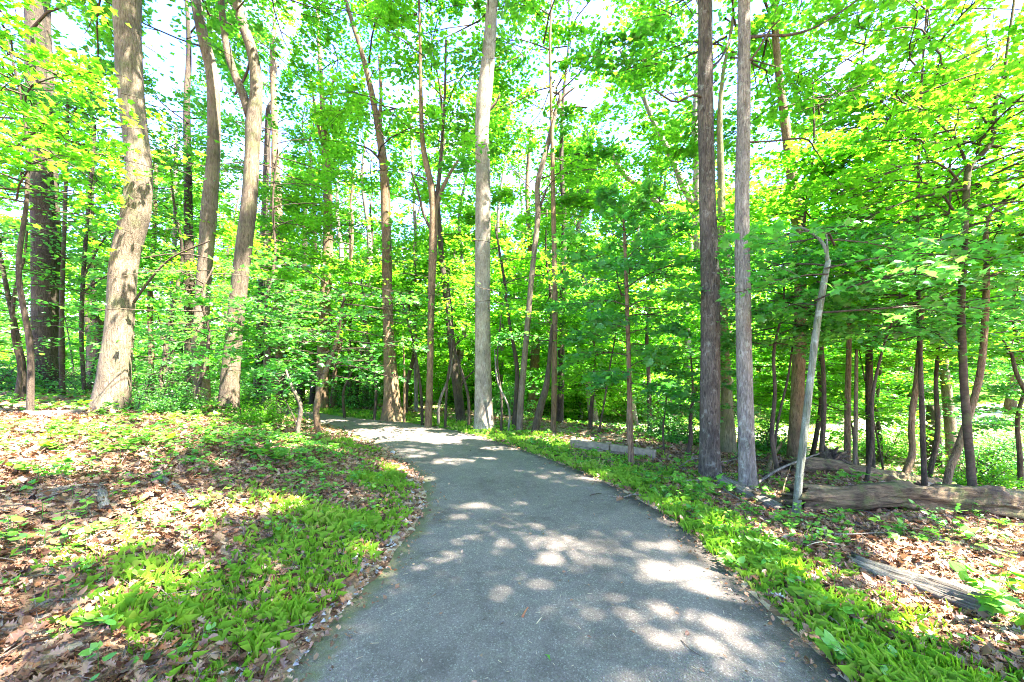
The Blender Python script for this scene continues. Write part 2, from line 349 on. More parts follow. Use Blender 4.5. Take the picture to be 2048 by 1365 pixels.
# ------------------------------------------------------------------ ground and path
def build_ground():
    nr, na = 300, 640
    r = .25 * (190 / .25) ** (np.arange(nr) / (nr - 1))
    u = np.linspace(-1, 1, na, endpoint=False); a = pi / 2 + pi * (.62 * u + .38 * u ** 3)
    R, A = np.meshgrid(r, a, indexing='ij')
    x = (R * np.cos(A)).ravel(); y = (-.6 + R * np.sin(A)).ravel()
    sl, sr = sides(x, y); z = gz(x, y, (sl, sr))
    inside = (sl < 0) & (sr < 0)
    edge = np.minimum(-sl, -sr)
    z = z - np.where(inside, np.clip(edge * .35, 0, .03) + .004, 0) + np.where(inside, 0, .012 * sstep(0, .1, np.maximum(sl, sr)))
    idx = np.arange(nr * na).reshape(nr, na); j = np.roll(idx, -1, 1)
    q = np.stack([idx[:-1], idx[1:], j[1:], j[:-1]], -1).reshape(-1, 4)
    verts = np.c_[x, y, z]; verts = np.vstack([verts, [0, -.6, -.03]])
    tri = np.stack([np.full(na, nr * na), idx[0], j[0]], -1)
    loops = np.concatenate([q.ravel(), tri.ravel()]); st = np.concatenate([np.arange(len(q)) * 4, len(q) * 4 + np.arange(na) * 3])
    g = np.maximum(grass_mask(x, y, sl, sr), .8 * herb_mask(x, y, sl, sr) * sstep(4, 12, y)); g = np.append(g, 0)
    cr = np.append(creek(x, y), 0)
    o = mesh_obj('ground', verts, loops, st, [M['ground']], smooth=True, attr={'green': g, 'creek': cr})
    tag(o, kind='structure'); return o
_ck = np.array([G(1700, 860)[:2] + [8, 2], G(1480, 868)[:2], G(1270, 856)[:2], G(1130, 845)[:2] , G(960, 815)[:2], G(900, 800)[:2] + [-4, 6]])
_ckl = catmull(_ck, 60)
def creek(x, y):
    d = np.abs(sdist(_ckl, x, y)); return np.clip(sstep(1.3, .7, d + .8 * (fbm(x * .8, y * .8, 55) - .5)), 0, 1)
def build_path():
    nrow, nc = 900, 13
    Lq = catmull(LE, nrow); Rq = catmull(RE, nrow)
    t = np.linspace(0, 1, nc); v = []; ac = []
    k = np.arange(nrow)
    jl = .14 * (fbm(Lq[:, 0] * 5, Lq[:, 1] * 5, 71, 4) - .5); jr = .10 * (fbm(Rq[:, 0] * 5, Rq[:, 1] * 5, 72, 4) - .5)
    for i in range(nrow):
        d = (Rq[i] - Lq[i]); w = np.linalg.norm(d); d = d / w
        for c in t:
            s = (c - .5) * 2
            p = Lq[i] + d * w * c + d * (jl[i] * (1 - c) + jr[i] * c)
            z = .016 + .018 * (1 - s * s) + (-.02 if c in (0, 1) else 0)
            v.append((p[0], p[1], z)); ac.append(c)
    v = np.array(v); v[:, 2] += .012 * (fbm(v[:, 0] * 1.3, v[:, 1] * 1.3, 77) - .5)
    idx = np.arange(nrow * nc).reshape(nrow, nc)
    q = np.stack([idx[:-1, :-1], idx[:-1, 1:], idx[1:, 1:], idx[1:, :-1]], -1).reshape(-1, 4)
    o = mesh_obj('path', v, q.ravel(), np.arange(len(q)) * 4, [M['asphalt']], smooth=True, attr={'across': np.array(ac)})
    tag(o, kind='structure')
build_ground(); build_path()

# ------------------------------------------------------------------ keeping the view and the light open
CLEAR = []      # (x0,y0,x1,y1,halfwidth,depth,prob) : trunks that stand free of nearer leaves
GAPS = [(345, 95, 55, 110, .9), (360, 250, 40, 60, .5), (720, 120, 75, 60, .45), (650, 330, 50, 70, .4), (790, 440, 90, 40, .45), (915, 190, 40, 140, .5), (905, 390, 45, 60, .6),
        (1060, 190, 50, 70, .6), (1010, 45, 70, 45, .45), (1180, 215, 110, 60, .5), (1240, 300, 60, 70, .6), (1080, 380, 55, 40, .6), (1170, 440, 40, 30, .7), (1370, 360, 50, 50, .6),
        (1380, 30, 60, 40, .4), (720, 380, 50, 60, .4), (1130, 20, 60, 40, .5), (1440, 60, 30, 60, .5), (560, 180, 30, 60, .3)]
PATCH = []      # sunlit spots on the ground: centre, radii
def patch(px, py, rx, ry):
    c = G(px, py); e = G(px, py + ry); PATCH.append((c[0], c[1], c[2], .85 * rx / F * c[1], .85 * max(.05, abs(e[1] - c[1]))))
for q in [(1350, 1155, 95, 26), (1420, 1170, 60, 18), (940, 1118, 55, 14), (1100, 1095, 55, 14), (1180, 1082, 35, 9), (925, 1020, 45, 9), (905, 1040, 30, 5), (900, 925, 60, 10), (970, 922, 40, 6),
          (1000, 900, 50, 6), (870, 880, 70, 6), (960, 880, 40, 5), (760, 850, 60, 5), (850, 860, 60, 4), (690, 842, 40, 3), (1090, 1235, 25, 7),
          (1620, 1150, 100, 26), (1720, 1215, 125, 34), (1850, 1290, 150, 44), (1960, 1350, 130, 40), (1550, 1110, 50, 14), (1950, 1150, 70, 14),
          (180, 1060, 60, 10), (330, 1080, 60, 8), (560, 1130, 50, 8), (620, 1080, 50, 8), (760, 930, 50, 8), (700, 885, 40, 6), (90, 815, 80, 6), (60, 1260, 40, 10), (640, 860, 40, 6)]:
    patch(*q)
for q, r in [(P(240, 640, 6.6), .33), (P(236, 720, 6.6), .28), (P(458, 770, 9.0), .4), (P(783, 780, 11.3), .4), (P(975, 760, 10), .35), (P(975, 650, 10), .35), (P(258, 300, 6.6), .3), (P(1430, 640, 5.6), .2), (P(420, 350, 9.6), .35)]:
    PATCH.append((q[0], q[1], q[2], r, r))      # sun reaching the trunks
def keep(pos, prob_scale=1.0):
    """which leaves stay: leaves open gaps where the canopy of the photo is open"""
    d = np.maximum(pos[:, 1], .05); px = CX + pos[:, 0] / d * F; py = HZ - (pos[:, 2] - CAMZ) / d * F
    k = np.ones(len(pos), bool); rnd = rng.random(len(pos))
    vis = (pos[:, 1] > .3) & (px > -100) & (px < 2150) & (py > -100)
    for (x0, y0, x1, y1, hw, dep, pr) in CLEAR:
        m = vis & (d < dep + .1) & (py > min(y0, y1) - 6) & (py < max(y0, y1) + 6)
        if not m.any(): continue
        t = np.clip((py - y0) / (y1 - y0 if abs(y1 - y0) > 1 else 1), 0, 1)
        k &= ~(m & (np.abs(px - (x0 + (x1 - x0) * t)) < hw) & (rnd < pr))
    for (cx, cy, rx, ry, pr) in GAPS:
        e = ((px - cx) / rx) ** 2 + ((py - cy) / ry) ** 2
        k &= ~(vis & (e < 1.0 + .5 * (fbm(px / 22, py / 22, 91) - .5) * 2) & (rng.random(len(pos)) < pr))
    # light shafts
    sx, sy = S[0] / S[2], S[1] / S[2]
    for (cx, cy, cz, rx, ry) in PATCH:
        qx = pos[:, 0] - sx * (pos[:, 2] - cz) - cx; qy = pos[:, 1] - sy * (pos[:, 2] - cz) - cy
        e = (qx / rx) ** 2 + (qy / ry) ** 2
        k &= ~((pos[:, 2] > cz + (1.2 if cz < .9 and rx < 3 else .2)) & (e < .75 + .5 * rng.random(len(pos))) & (rng.random(len(pos)) < .93))
    qx = pos[:, 0] - sx * pos[:, 2]; qy = pos[:, 1] - sy * pos[:, 2]
    near = np.exp(-(((qx - .2) / 2.2) ** 2 + ((qy - 3.2) / 3.6) ** 2))
    near = np.maximum(near, .42 * np.exp(-(((qx + 3.4) / 2.2) ** 2 + ((qy - 4.2) / 2.4) ** 2)))
    near = np.maximum(near, .8 * np.exp(-(((qx - 4.6) / 2.0) ** 2 + ((qy - 4.8) / .9) ** 2)))
    thr = .485 - .06 * sstep(7, 11, qy) + .36 * near
    k &= ~((pos[:, 2] > 5.0) & (np.where(qy < 7.5, fbm(qx / .55, qy / .55, 101, 4), fbm(qx / 1.5, qy / 1.5, 101, 3)) > thr))
    k &= pos[:, 1] ** 2 + pos[:, 0] ** 2 + (pos[:, 2] - CAMZ) ** 2 > 1.6 ** 2
    return k

# ------------------------------------------------------------------ trees
def trunk_mesh(name, pts, rad, material, parent, origin, k=16, flare=.0, step=.12, seed=0, cap=True, rough=.05, hollow=0.0):
    pts = np.array(pts, float); n = max(6, int(np.linalg.norm(np.diff(pts, axis=0), axis=1).sum() / step)); n = min(n, 170)
    q = catmull(np.c_[pts, rad], n); p = q[:, :3]; r = np.maximum(q[:, 3], .002)
    tan = np.gradient(p, axis=0); tan /= np.linalg.norm(tan, axis=1, keepdims=True)
    ref = np.array([0, 1., 0]) if abs(tan[0, 1]) < .8 else np.array([1., 0, 0])
    u = np.cross(tan, ref); u /= np.linalg.norm(u, axis=1, keepdims=True); w = np.cross(u, tan)
    s = np.concatenate([[0], np.cumsum(np.linalg.norm(np.diff(p, axis=0), axis=1))])
    a = np.arange(k) / k * 2 * pi
    ph = seed * 1.7
    rr = r[:, None] * (1 + rough * (2 * vnoise(np.cos(a)[None] * 2.5 + seed * 9.1 + s[:, None] * .3, np.sin(a)[None] * 2.5 + s[:, None] * 1.6, seed) - 1)
                       + rough * .6 * (2 * vnoise(a[None] * k / 2.2 + 0 * s[:, None], s[:, None] * 2.2, seed + 5) - 1))
    if flare: rr = rr * (1 + .4 * flare * np.exp(-s[:, None] / (2.2 * r[0])) * (1 + .6 * np.cos(3 * a + ph)[None] + .35 * np.cos(5 * a + 2 * ph)[None]))
    v = p[:, None] + rr[:, :, None] * (u[:, None] * np.cos(a)[None, :, None] + w[:, None] * np.sin(a)[None, :, None])
    if hollow:                                        # torn ends and broken bark
        v[0] += tan[0] * (rng.uniform(-1.0, .6, k) * r[0] * hollow)[:, None]; v[-1] += tan[-1] * (rng.uniform(-.6, 1.0, k) * r[-1] * hollow)[:, None]
        ch = 2 * vnoise(a[None] * 2.2 + seed, s[:, None] * 3.1, seed + 3) - 1
        v += (u[:, None] * np.cos(a)[None, :, None] + w[:, None] * np.sin(a)[None, :, None]) * (r[:, None] * .16 * np.where(ch > .25, 1, np.where(ch < -.35, -1, 0)))[..., None]
    idx = np.arange(n * k).reshape(n, k); j = np.roll(idx, -1, 1)
    f = np.stack([idx[:-1], j[:-1], j[1:], idx[1:]], -1).reshape(-1, 4)
    verts = v.reshape(-1, 3); loops = f.ravel(); st = np.arange(len(f)) * 4
    if cap:
        verts = np.vstack([verts, p[-1] + tan[-1] * r[-1] * (.3 if not hollow else -1.2), p[0] + (tan[0] * r[0] * 1.5 if hollow else 0)])
        t1 = np.stack([idx[-1], j[-1], np.full(k, n * k)], -1); t0 = np.stack([j[0], idx[0], np.full(k, n * k + 1)], -1)
        loops = np.concatenate([loops, t1.ravel(), t0.ravel()]); st = np.concatenate([st, len(f) * 4 + np.arange(2 * k) * 3])
    return mesh_obj(name, verts, loops, st, [material], parent, smooth=True, origin=origin)

def crown_geo(g, start, az, el, length, M_tw, K, size, kind, droop=.25, twigs=True, tilt=.38, tlen=.42, limb_r=.0065, spread=.3, mi=1, cull=True):
    L = len(az)
    if L == 0: return
    K = int(K * 1.95); size = size * .88
    t = np.linspace(0, 1, 6)
    wob = rng.normal(0, .06, (L, 3)); ph = rng.random((L, 1)) * 6
    def limb(tt):     # tt (L,m) -> (L,m,3)
        h = (length * np.cos(el))[:, None] * tt
        w = length[:, None] * .06 * np.sin(tt * 5 + ph)
        x = start[:, None, 0] + h * np.cos(az)[:, None] - w * np.sin(az)[:, None]
        y = start[:, None, 1] + h * np.sin(az)[:, None] + w * np.cos(az)[:, None]
        z = start[:, None, 2] + length[:, None] * (np.sin(el)[:, None] * tt - droop * tt ** 2 * np.cos(el)[:, None]) + w * .5
        return np.stack([x, y, z], -1)
    lp = limb(np.broadcast_to(t, (L, 6)))
    lr = (length * limb_r)[:, None] * (1.0 - .85 * t)[None] + .0025
    tt = (np.arange(M_tw)[None] + rng.random((L, M_tw))) / M_tw; tt = .22 + .78 * tt
    b = limb(tt).reshape(-1, 3)
    sgn = np.where((np.arange(M_tw) % 2) == 0, 1, -1)[None] * np.ones((L, 1))
    taz = (az[:, None] + sgn * rng.uniform(.4, 1.25, (L, M_tw)) * (1.05 - .6 * tt)).ravel()
    tl = (length[:, None] * (tlen * (1 - .6 * tt) + .07) * rng.uniform(.7, 1.25, (L, M_tw))).ravel()
    te = rng.normal(.10, .18, L * M_tw)
    s4 = np.array([0, .35, .7, 1.0])
    tp = b[:, None] + tl[:, None, None] * np.stack([np.cos(taz)[:, None] * s4, np.sin(taz)[:, None] * s4, np.sin(te)[:, None] * s4 - .12 * s4 ** 2], -1)
    if twigs:
        kt = keep(tp[:, 2]) if cull else np.ones(len(tp), bool)
        g.tubes(tp[kt], (tl * .010)[kt, None] * np.array([1, .75, .5, .25])[None] + .0012, 3, 0)
    N = len(b)
    s = rng.uniform(.08, 1.05, (N, K)); lat = rng.normal(0, 1, (N, K)) * np.clip(tl * spread, .03, .4)[:, None]
    pos = b[:, None] + tl[:, None, None] * np.stack([np.cos(taz)[:, None] * s, np.sin(taz)[:, None] * s, np.sin(te)[:, None] * s - .12 * s ** 2], -1)
    pos[..., 0] -= np.sin(taz)[:, None] * lat; pos[..., 1] += np.cos(taz)[:, None] * lat
    pos[..., 2] += rng.normal(-.01, .02 + .12 * size, (N, K)) - .12 * np.abs(lat)
    laz = (taz[:, None] + np.sign(lat) * rng.uniform(.2, 1.3, (N, K))).ravel()
    tone = np.clip(np.repeat(rng.random(L), M_tw * K) * .45 + rng.random(N * K) * .55, 0, 1)
    pos = pos.reshape(-1, 3)
    k = keep(pos) if cull else np.ones(len(pos), bool)
    k &= pos[:, 2] > gz(pos[:, 0], pos[:, 1]) + .08 if len(pos) < 60000 else k
    kf = k.reshape(L, -1).mean(1); kl = kf > .33
    if kl.any(): g.tubes(lp[kl], lr[kl], 5, 0)
    sz = size * rng.uniform(.65, 1.25, k.sum())
    g.leaves(pos[k], laz[k], sz, kind, mi, tilt=tilt, tone=tone[k])

NL = [0]
def crown(parent, origin, tp, z0, z1, R, n, Mt, K, size, kind='quad', leaf='leaf_y', shape='round', droop=.25, twigs=False, tilt=.4, bias=None, rmin=.25, twig='twig', az0=None, cull=True, limb_r=.0065, spread=.3):
    """limbs all round the stem between heights z0 and z1; tp: stem polyline"""
    h = z0 + (z1 - z0) * (np.arange(n) + rng.random(n)) / n; f = (h - z0) / (z1 - z0)
    if shape == 'round': pr = np.sqrt(np.clip(np.sin(pi * (.12 + .80 * f)), .02, 1)) 
    elif shape == 'cone': pr = 1.0 - .75 * f
    elif shape == 'flat': pr = np.ones(n) * .9 + .1 * rng.random(n)
    else: pr = .45 + .55 * f
    ln = R * np.maximum(pr, rmin) * rng.uniform(.7, 1.15, n)
    az = (np.arange(n) * 2.39996 + rng.uniform(-.4, .4, n) + rng.random() * 6)
    if az0 is not None: az = az0[0] + rng.uniform(-az0[1], az0[1], n)
    el = .12 + .75 * f ** 1.3 + rng.normal(0, .1, n)
    if shape == 'flat': el = rng.normal(.16, .10, n)
    zz = tp[:, 2]; o = np.argsort(zz)
    st = np.stack([np.interp(h, zz[o], tp[o, 0]), np.interp(h, zz[o], tp[o, 1]), h], 1)
    g = Geo()
    crown_geo(g, st, az, el, ln, Mt, K, size, kind, droop=droop, twigs=twigs, tilt=tilt, cull=cull, limb_r=limb_r, spread=spread)
    ob = g.build('crown', [M[twig], M[leaf]], parent, origin)
    NL[0] += len(g.st[-1])
    return ob

def trace(px_pts, d0, lean=0.0, along=False):
    """pixel polyline [(x,y,w)] at depth d0 (+ lean metres over its height) -> points, radii"""
    pts = []; rad = []; y0 = px_pts[0][1]; span = max(1, y0 - px_pts[-1][1])
    for i, (x, y, w) in enumerate(px_pts):
        d = d0 + lean * (i / (len(px_pts) - 1) if along else (y0 - y) / span)
        pts.append(P(x, y, d)); rad.append(w / 2 / F * d / math.sqrt(1 + ((x - CX) / F) ** 2))   # wide-angle stretch
    return np.array(pts), np.array(rad)

SEED = [0]
def tree(name, label, px, bark, d=None, lean=0.0, H=None, top_r=.35, crown_kw=None, branches=(), flare=.25, clear=.9, cat='tree', group=None, k=16, drop=True, hide=None):
    SEED[0] += 1
    if d is None:
        b = G(px[0][0], px[0][1]); d = b[1]
    pts, rad = trace(px, d, lean)
    gzb = on(pts[0, 0], pts[0, 1])[2]
    if drop or pts[0, 2] > gzb:                       # carry the foot down into the ground
        foot = pts[0].copy(); foot[2] = gzb - .12
        if pts[0, 2] - foot[2] > .25: pts = np.vstack([foot, pts]); rad = np.concatenate([[rad[0] * 1.05], rad])
        else: pts[0] = foot
    root = empty(name, (pts[0, 0], pts[0, 1], gzb)); o = np.array([pts[0, 0], pts[0, 1], gzb])
    tag(root, label, cat, group)
    if H is not None and H > pts[-1, 2] + .5:         # the stem goes on above the frame
        dirv = pts[-1] - pts[-2]; dirv /= max(abs(dirv[2]), .2); dirv[:2] *= .4
        m = 4; z = np.linspace(pts[-1, 2], H, m + 1)[1:]
        ext = np.array([pts[-1] + dirv * (q - pts[-1, 2]) + np.array([rng.normal(0, .12), rng.normal(0, .12), 0]) for q in z]); ext[:, 2] = z
        er = rad[-1] * np.linspace(1, .12, m + 1)[1:]
        pts = np.vstack([pts, ext]); rad = np.concatenate([rad, er])
    trunk_mesh('trunk', pts, rad, M[bark], root, o, k=k, flare=flare, seed=SEED[0])
    for (x0, y0, w0), (x1, y1, w1) in zip(px[:-1], px[1:]):
        if hide and hide[0] < (y0 + y1) / 2 < hide[1]: continue
        if clear: CLEAR.append((x0, y0, x1, y1, max(w0, w1) / 2 + 3, d + min(0, lean), clear if (clear > .75 or y1 > 690) else clear * .35))
    for br in branches:
        bl = br.get('dd', 0.0) if isinstance(br, dict) else 0.0; bp = br['px'] if isinstance(br, dict) else br
        if clear > .75:
            for (x0, y0b, w0), (x1, y1b, w1) in zip(bp[:-1], bp[1:]): CLEAR.append((x0, y0b, x1, y1b, max(w0, w1) / 2 + 2, d, .7))
        # a branch starts inside the stem, at the stem's own depth there
        y0 = px[0][1]; span = max(1, y0 - px[-1][1]); db = d + lean * (y0 - bp[0][1]) / span
        q, r = trace(bp, db, bl, True); trunk_mesh('branch', q, r, M['twig' if bp[0][2] < 8.5 and bark != 'sap' else bark], root, o, k=10, flare=0, seed=SEED[0] + 7, step=.1)
    ck = [] if crown_kw is None else (crown_kw if isinstance(crown_kw, list) else [crown_kw])
    TODO.append((root, o, pts, ck)); return root, pts
TODO = []

CAN = dict(n=38, Mt=11, K=30, size=.15, twigs=True, kind='quad', leaf='leaf_y', droop=.3)
def can(z0, z1, R, **k): c = dict(CAN, z0=z0, z1=z1, R=R); c['leaf'] = random.choice(['leaf_y', 'leaf_y', 'leaf_m']); c.update(k); return c

# ---- left side
tree('tree', 'big pale trunk with an S bend beside the leafy bank', [(220, 822, 88), (228, 760, 70), (236, 690, 64), (243, 600, 61), (250, 520, 62), (263, 465, 62), (274, 420, 61), (279, 350, 57), (272, 280, 55), (262, 190, 55), (257, 100, 57), (256, -20, 59)],
     'pale', H=17, crown_kw=can(8, 17, 4.5), branches=[[(268, 605, 7), (300, 560, 6), (345, 515, 5), (420, 482, 3)]], k=26, flare=.3, hide=(180, 300))
tree('tree', 'slim pale trunk rising left of the forked tree', [(405, 800, 36), (400, 700, 34), (405, 600, 33), (411, 520, 33), (418, 430, 34), (426, 330, 30), (428, 240, 28), (424, 150, 27), (410, 90, 26), (397, 30, 24), (390, -20, 22)],
     'pale', d=9.6, H=18, crown_kw=can(8.5, 18, 4.2), k=20, hide=(470, 900))
tree('tree', 'tall forked trunk on the bank, splitting in two high up', [(455, 812, 44), (462, 740, 38), (470, 660, 36), (477, 590, 35), (487, 500, 35), (497, 420, 33), (503, 330, 31), (507, 250, 33), (512, 200, 28), (512, 150, 26), (503, 100, 24), (488, 55, 22), (474, 0, 20)],
     'palebrown', d=9.0, H=17, crown_kw=can(9, 17, 4.4), branches=[[(500, 232, 24), (486, 190, 20), (470, 150, 18), (457, 110, 17), (447, 50, 15), (440, -20, 14)], [(470, 190, 5), (492, 150, 6), (500, 120, 5)]], k=20, hide=(560, 745))
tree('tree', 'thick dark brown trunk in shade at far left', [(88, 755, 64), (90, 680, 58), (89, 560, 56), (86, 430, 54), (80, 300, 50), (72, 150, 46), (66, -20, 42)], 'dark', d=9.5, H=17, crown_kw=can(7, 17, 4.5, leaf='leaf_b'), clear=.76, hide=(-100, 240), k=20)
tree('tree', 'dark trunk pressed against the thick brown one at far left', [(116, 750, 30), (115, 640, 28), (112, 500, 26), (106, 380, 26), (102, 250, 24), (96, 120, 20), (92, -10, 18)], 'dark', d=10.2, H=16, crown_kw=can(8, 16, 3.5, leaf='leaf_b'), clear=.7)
tree('tree', 'thin dark leaning stem at the left picture edge', [(46, 735, 14), (34, 670, 13), (18, 600, 12), (2, 520, 11), (-16, 430, 10), (-40, 300, 8)], 'dark', d=7.6, crown_kw=dict(z0=3, z1=6, R=2.0, n=12, Mt=8, K=10, size=.11, kind='hex', leaf='leaf_b', shape='flat'), flare=.1, k=10)
tree('tree', 'pale banded slim stem in front of the dark twin trunks', [(125, 770, 13), (123, 700, 12), (124, 600, 11), (128, 480, 10), (132, 350, 9), (136, 200, 7)], 'cherry', d=8.6, crown_kw=dict(z0=4, z1=7.5, R=2.0, n=12, Mt=8, K=12, size=.11, kind='hex', leaf='leaf_b', shape='flat'), flare=.15, k=10)
tree('tree', 'dark slender stem with side boughs left of the S bend trunk', [(168, 770, 10), (163, 690, 10), (164, 600, 10), (170, 500, 10), (176, 420, 9), (184, 340, 8), (190, 250, 6)], 'dark', d=8.8, crown_kw=dict(z0=3.5, z1=7, R=2.2, n=14, Mt=8, K=12, size=.11, kind='hex', leaf='leaf_b', shape='flat'),
     branches=[[(166, 560, 6), (200, 490, 5), (245, 435, 3)], [(163, 590, 6), (185, 570, 5), (225, 545, 3)]], flare=.15, k=10)
tree('tree', 'broken dark stump behind the S bend trunk', [(190, 775, 36), (192, 720, 34), (190, 672, 32), (198, 642, 26)], 'brown', d=12.0, flare=.2, clear=.5, cat='tree stump')
tree('tree', 'short dark trunk under the low shrubs left of the forked tree', [(383, 800, 30), (382, 740, 27), (380, 650, 25), (378, 520, 22), (376, 380, 18), (374, 200, 15)], 'dark', d=12.5, H=15, crown_kw=can(6, 15, 3.5), clear=.6)
tree('tree', 'thin brown stem deep in the shade right of the S bend trunk', [(300, 785, 14), (303, 700, 13), (300, 600, 12), (308, 480, 10), (312, 330, 8)], 'brown', d=12.5, crown_kw=dict(z0=3.5, z1=9, R=2.4, n=16, Mt=8, K=14, size=.13, kind='quad', leaf='leaf_b'), clear=.5, k=10)
tree('tree', 'slim grey stem standing between two dark trunks on the left bank', [(338, 790, 12), (341, 700, 11), (344, 600, 10), (350, 450, 9), (352, 250, 7)], 'ash', d=13.5, crown_kw=dict(z0=4, z1=11, R=2.6, n=18, Mt=8, K=14, size=.14, kind='quad', leaf='leaf_y'), clear=.5, k=10)
# ---- around the bend
BEND = [
 ('dark twin stem just left of the path bend', [(515, 815, 20), (516, 760, 19), (520, 680, 18), (524, 560, 16), (530, 420, 15), (536, 250, 12)], 'dark', 17.0, 14),
 ('pale brown stem touching the dark one left of the path bend', [(531, 815, 13), (532, 740, 12), (536, 640, 11), (540, 500, 10), (546, 330, 9), (550, 150, 7)], 'brown', 16.6, 15),
 ('brown trunk seen behind the crooked sapling', [(566, 822, 26), (563, 760, 24), (560, 680, 22), (560, 560, 20), (556, 420, 18), (550, 280, 15), (546, 120, 12)], 'brown', 16.2, 16),
 ('black trunk between crooked sapling and broad brown trunk', [(600, 824, 18), (603, 760, 17), (605, 690, 15), (608, 560, 13), (610, 420, 11)], 'dark', 17.5, 13),
 ('thin black stem close against the broad brown trunk', [(624, 826, 13), (628, 740, 12), (630, 660, 11), (630, 520, 9), (626, 380, 8)], 'dark', 16.0, 12),
 ('broad brown trunk at the far edge of the path bend', [(643, 832, 28), (644, 780, 26), (646, 720, 25), (649, 640, 24), (653, 560, 23), (656, 460, 20), (655, 360, 18), (650, 270, 16), (645, 210, 11), (640, 120, 9), (634, -10, 8)], 'brown', 14.4, 16),
 ('slender bent stem just right of the broad brown trunk', [(663, 834, 13), (668, 780, 11), (672, 730, 10), (690, 640, 8), (700, 560, 7), (705, 450, 6)], 'brown', 15.0, 10),
 ('thin dark stem in the thicket beyond the path', [(712, 838, 8), (716, 760, 8), (724, 690, 7), (740, 600, 6), (744, 470, 5)], 'dark', 15.6, 10),
]
for lb, px, bk, d, H in BEND:
    tree('tree', lb, px, bk, d=d, H=H, crown_kw=can(4.5, H, 3.0, n=26, K=20), clear=.55, k=12,
         branches=[[(655, 320, 9), (640, 270, 7), (632, 230, 6), (620, 150, 4)], [(655, 380, 8), (668, 320, 6), (662, 200, 5), (668, 150, 3)]] if 'broad brown' in lb and 'far edge' in lb else ())
tree('tree', 'flared leaning trunk at the outer edge of the path bend', [(786, 842, 50), (784, 800, 34), (781, 750, 28), (778, 690, 23), (775, 600, 21), (773, 470, 20), (768, 340, 18), (757, 260, 14), (742, 180, 12), (722, 100, 10), (703, 40, 9), (688, -20, 8)], 'brown', H=15,
     crown_kw=can(5.5, 15, 3.6, n=30), branches=[[(764, 310, 11), (760, 240, 9), (762, 190, 7), (758, 110, 5)], [(752, 240, 6), (762, 225, 5), (790, 218, 3)], [(757, 265, 6), (770, 250, 5), (800, 300, 3)][:0] or [(768, 330, 6), (740, 300, 4), (700, 285, 3)]], k=18, flare=.35)
tree('tree', 'thin grey stem between flared trunk and forked mid tree', [(833, 846, 8), (832, 760, 8), (830, 660, 8), (832, 540, 7), (828, 400, 6), (822, 250, 5)], 'ash', d=13.8, H=11, crown_kw=can(4, 11, 2.6, n=20), clear=.4, k=10)
tree('tree', 'slim brown forked tree halfway along the outer path edge', [(856, 856, 15), (859, 780, 14), (861, 690, 13), (863, 590, 14), (866, 490, 17), (867, 420, 17), (862, 370, 13), (853, 330, 12), (845, 285, 10), (842, 200, 8), (840, 80, 6), (838, -10, 5)], 'brown', H=14,
     crown_kw=can(6, 14, 3.2, n=28), branches=[[(868, 430, 11), (880, 390, 9), (898, 350, 7), (916, 322, 5), (922, 312, 3)], [(870, 410, 8), (878, 360, 8), (884, 280, 6), (890, 180, 5), (892, 80, 4)], [(866, 470, 6), (848, 430, 5), (835, 380, 4), (822, 345, 3)]], k=14)
tree('tree', 'black leaning trunk beside the tall straight grey one', [(923, 858, 20), (917, 800, 19), (911, 750, 18), (905, 700, 16), (895, 620, 14), (886, 540, 12), (880, 470, 10), (876, 380, 8)], 'dark', d=11.6, H=12, crown_kw=can(4.5, 12, 2.8, n=24), branches=[[(914, 790, 6), (925, 765, 5), (948, 742, 3)], [(905, 715, 5), (912, 690, 4), (935, 670, 3)]], clear=.6)
tree('tree', 'tall straight pale grey trunk in the middle', [(968, 862, 46), (967, 820, 37), (966, 740, 33), (965, 640, 31), (965, 540, 31), (966, 440, 31), (966, 340, 29), (964, 270, 27), (968, 200, 30), (976, 120, 27), (982, 40, 24), (985, -20, 22)],
     'grey', H=19, crown_kw=can(10, 19, 4.2), branches=[[(975, 225, 6), (992, 205, 5), (1000, 190, 3)], [(982, 60, 8), (990, 20, 7), (998, -20, 6)]], k=24, flare=.2, clear=.97)
tree('tree', 'slender leaning stem right of the tall straight trunk', [(1038, 876, 14), (1042, 800, 13), (1048, 730, 12), (1055, 650, 12), (1062, 570, 11), (1069, 500, 11), (1076, 430, 11), (1075, 370, 10), (1090, 310, 10), (1103, 260, 9), (1112, 220, 8)], 'pale', d=9.4, lean=.3, H=8.8,
     crown_kw=dict(z0=5.0, z1=8.5, R=2.0, n=20, Mt=9, K=16, size=.12, kind='hex', leaf='leaf_y', shape='flat', twigs=True), branches=[[(1111, 225, 6), (1130, 215, 5), (1175, 215, 3)], [(1110, 222, 6), (1125, 195, 5), (1150, 175, 3)], [(1076, 430, 6), (1085, 400, 5), (1095, 375, 4)]], k=14, flare=.1, clear=.8)
tree('tree', 'thin crooked dark stem left of the slender leaning one', [(1026, 866, 9), (1032, 800, 9), (1034, 740, 9), (1027, 690, 7), (1018, 640, 6), (1010, 570, 6), (1002, 520, 5), (990, 450, 4)], 'dark', d=10.2, crown_kw=dict(z0=2.8, z1=5.5, R=2.0, n=12, Mt=8, K=12, size=.11, kind='quad', leaf='leaf_y', shape='flat'), clear=.6, k=10, flare=.1)
tree('tree', 'black ivy-clad stem leaning right near the slim vertical one', [(1066, 884, 17), (1074, 845, 16), (1082, 810, 15), (1092, 775, 13), (1098, 730, 9), (1104, 650, 6)], 'dark', d=9.2, clear=.6, crown_kw=dict(z0=2.0, z1=3.2, R=1.6, n=9, Mt=8, K=14, size=.10, kind='hex', leaf='leaf_b', shape='flat'), flare=.1, k=12)
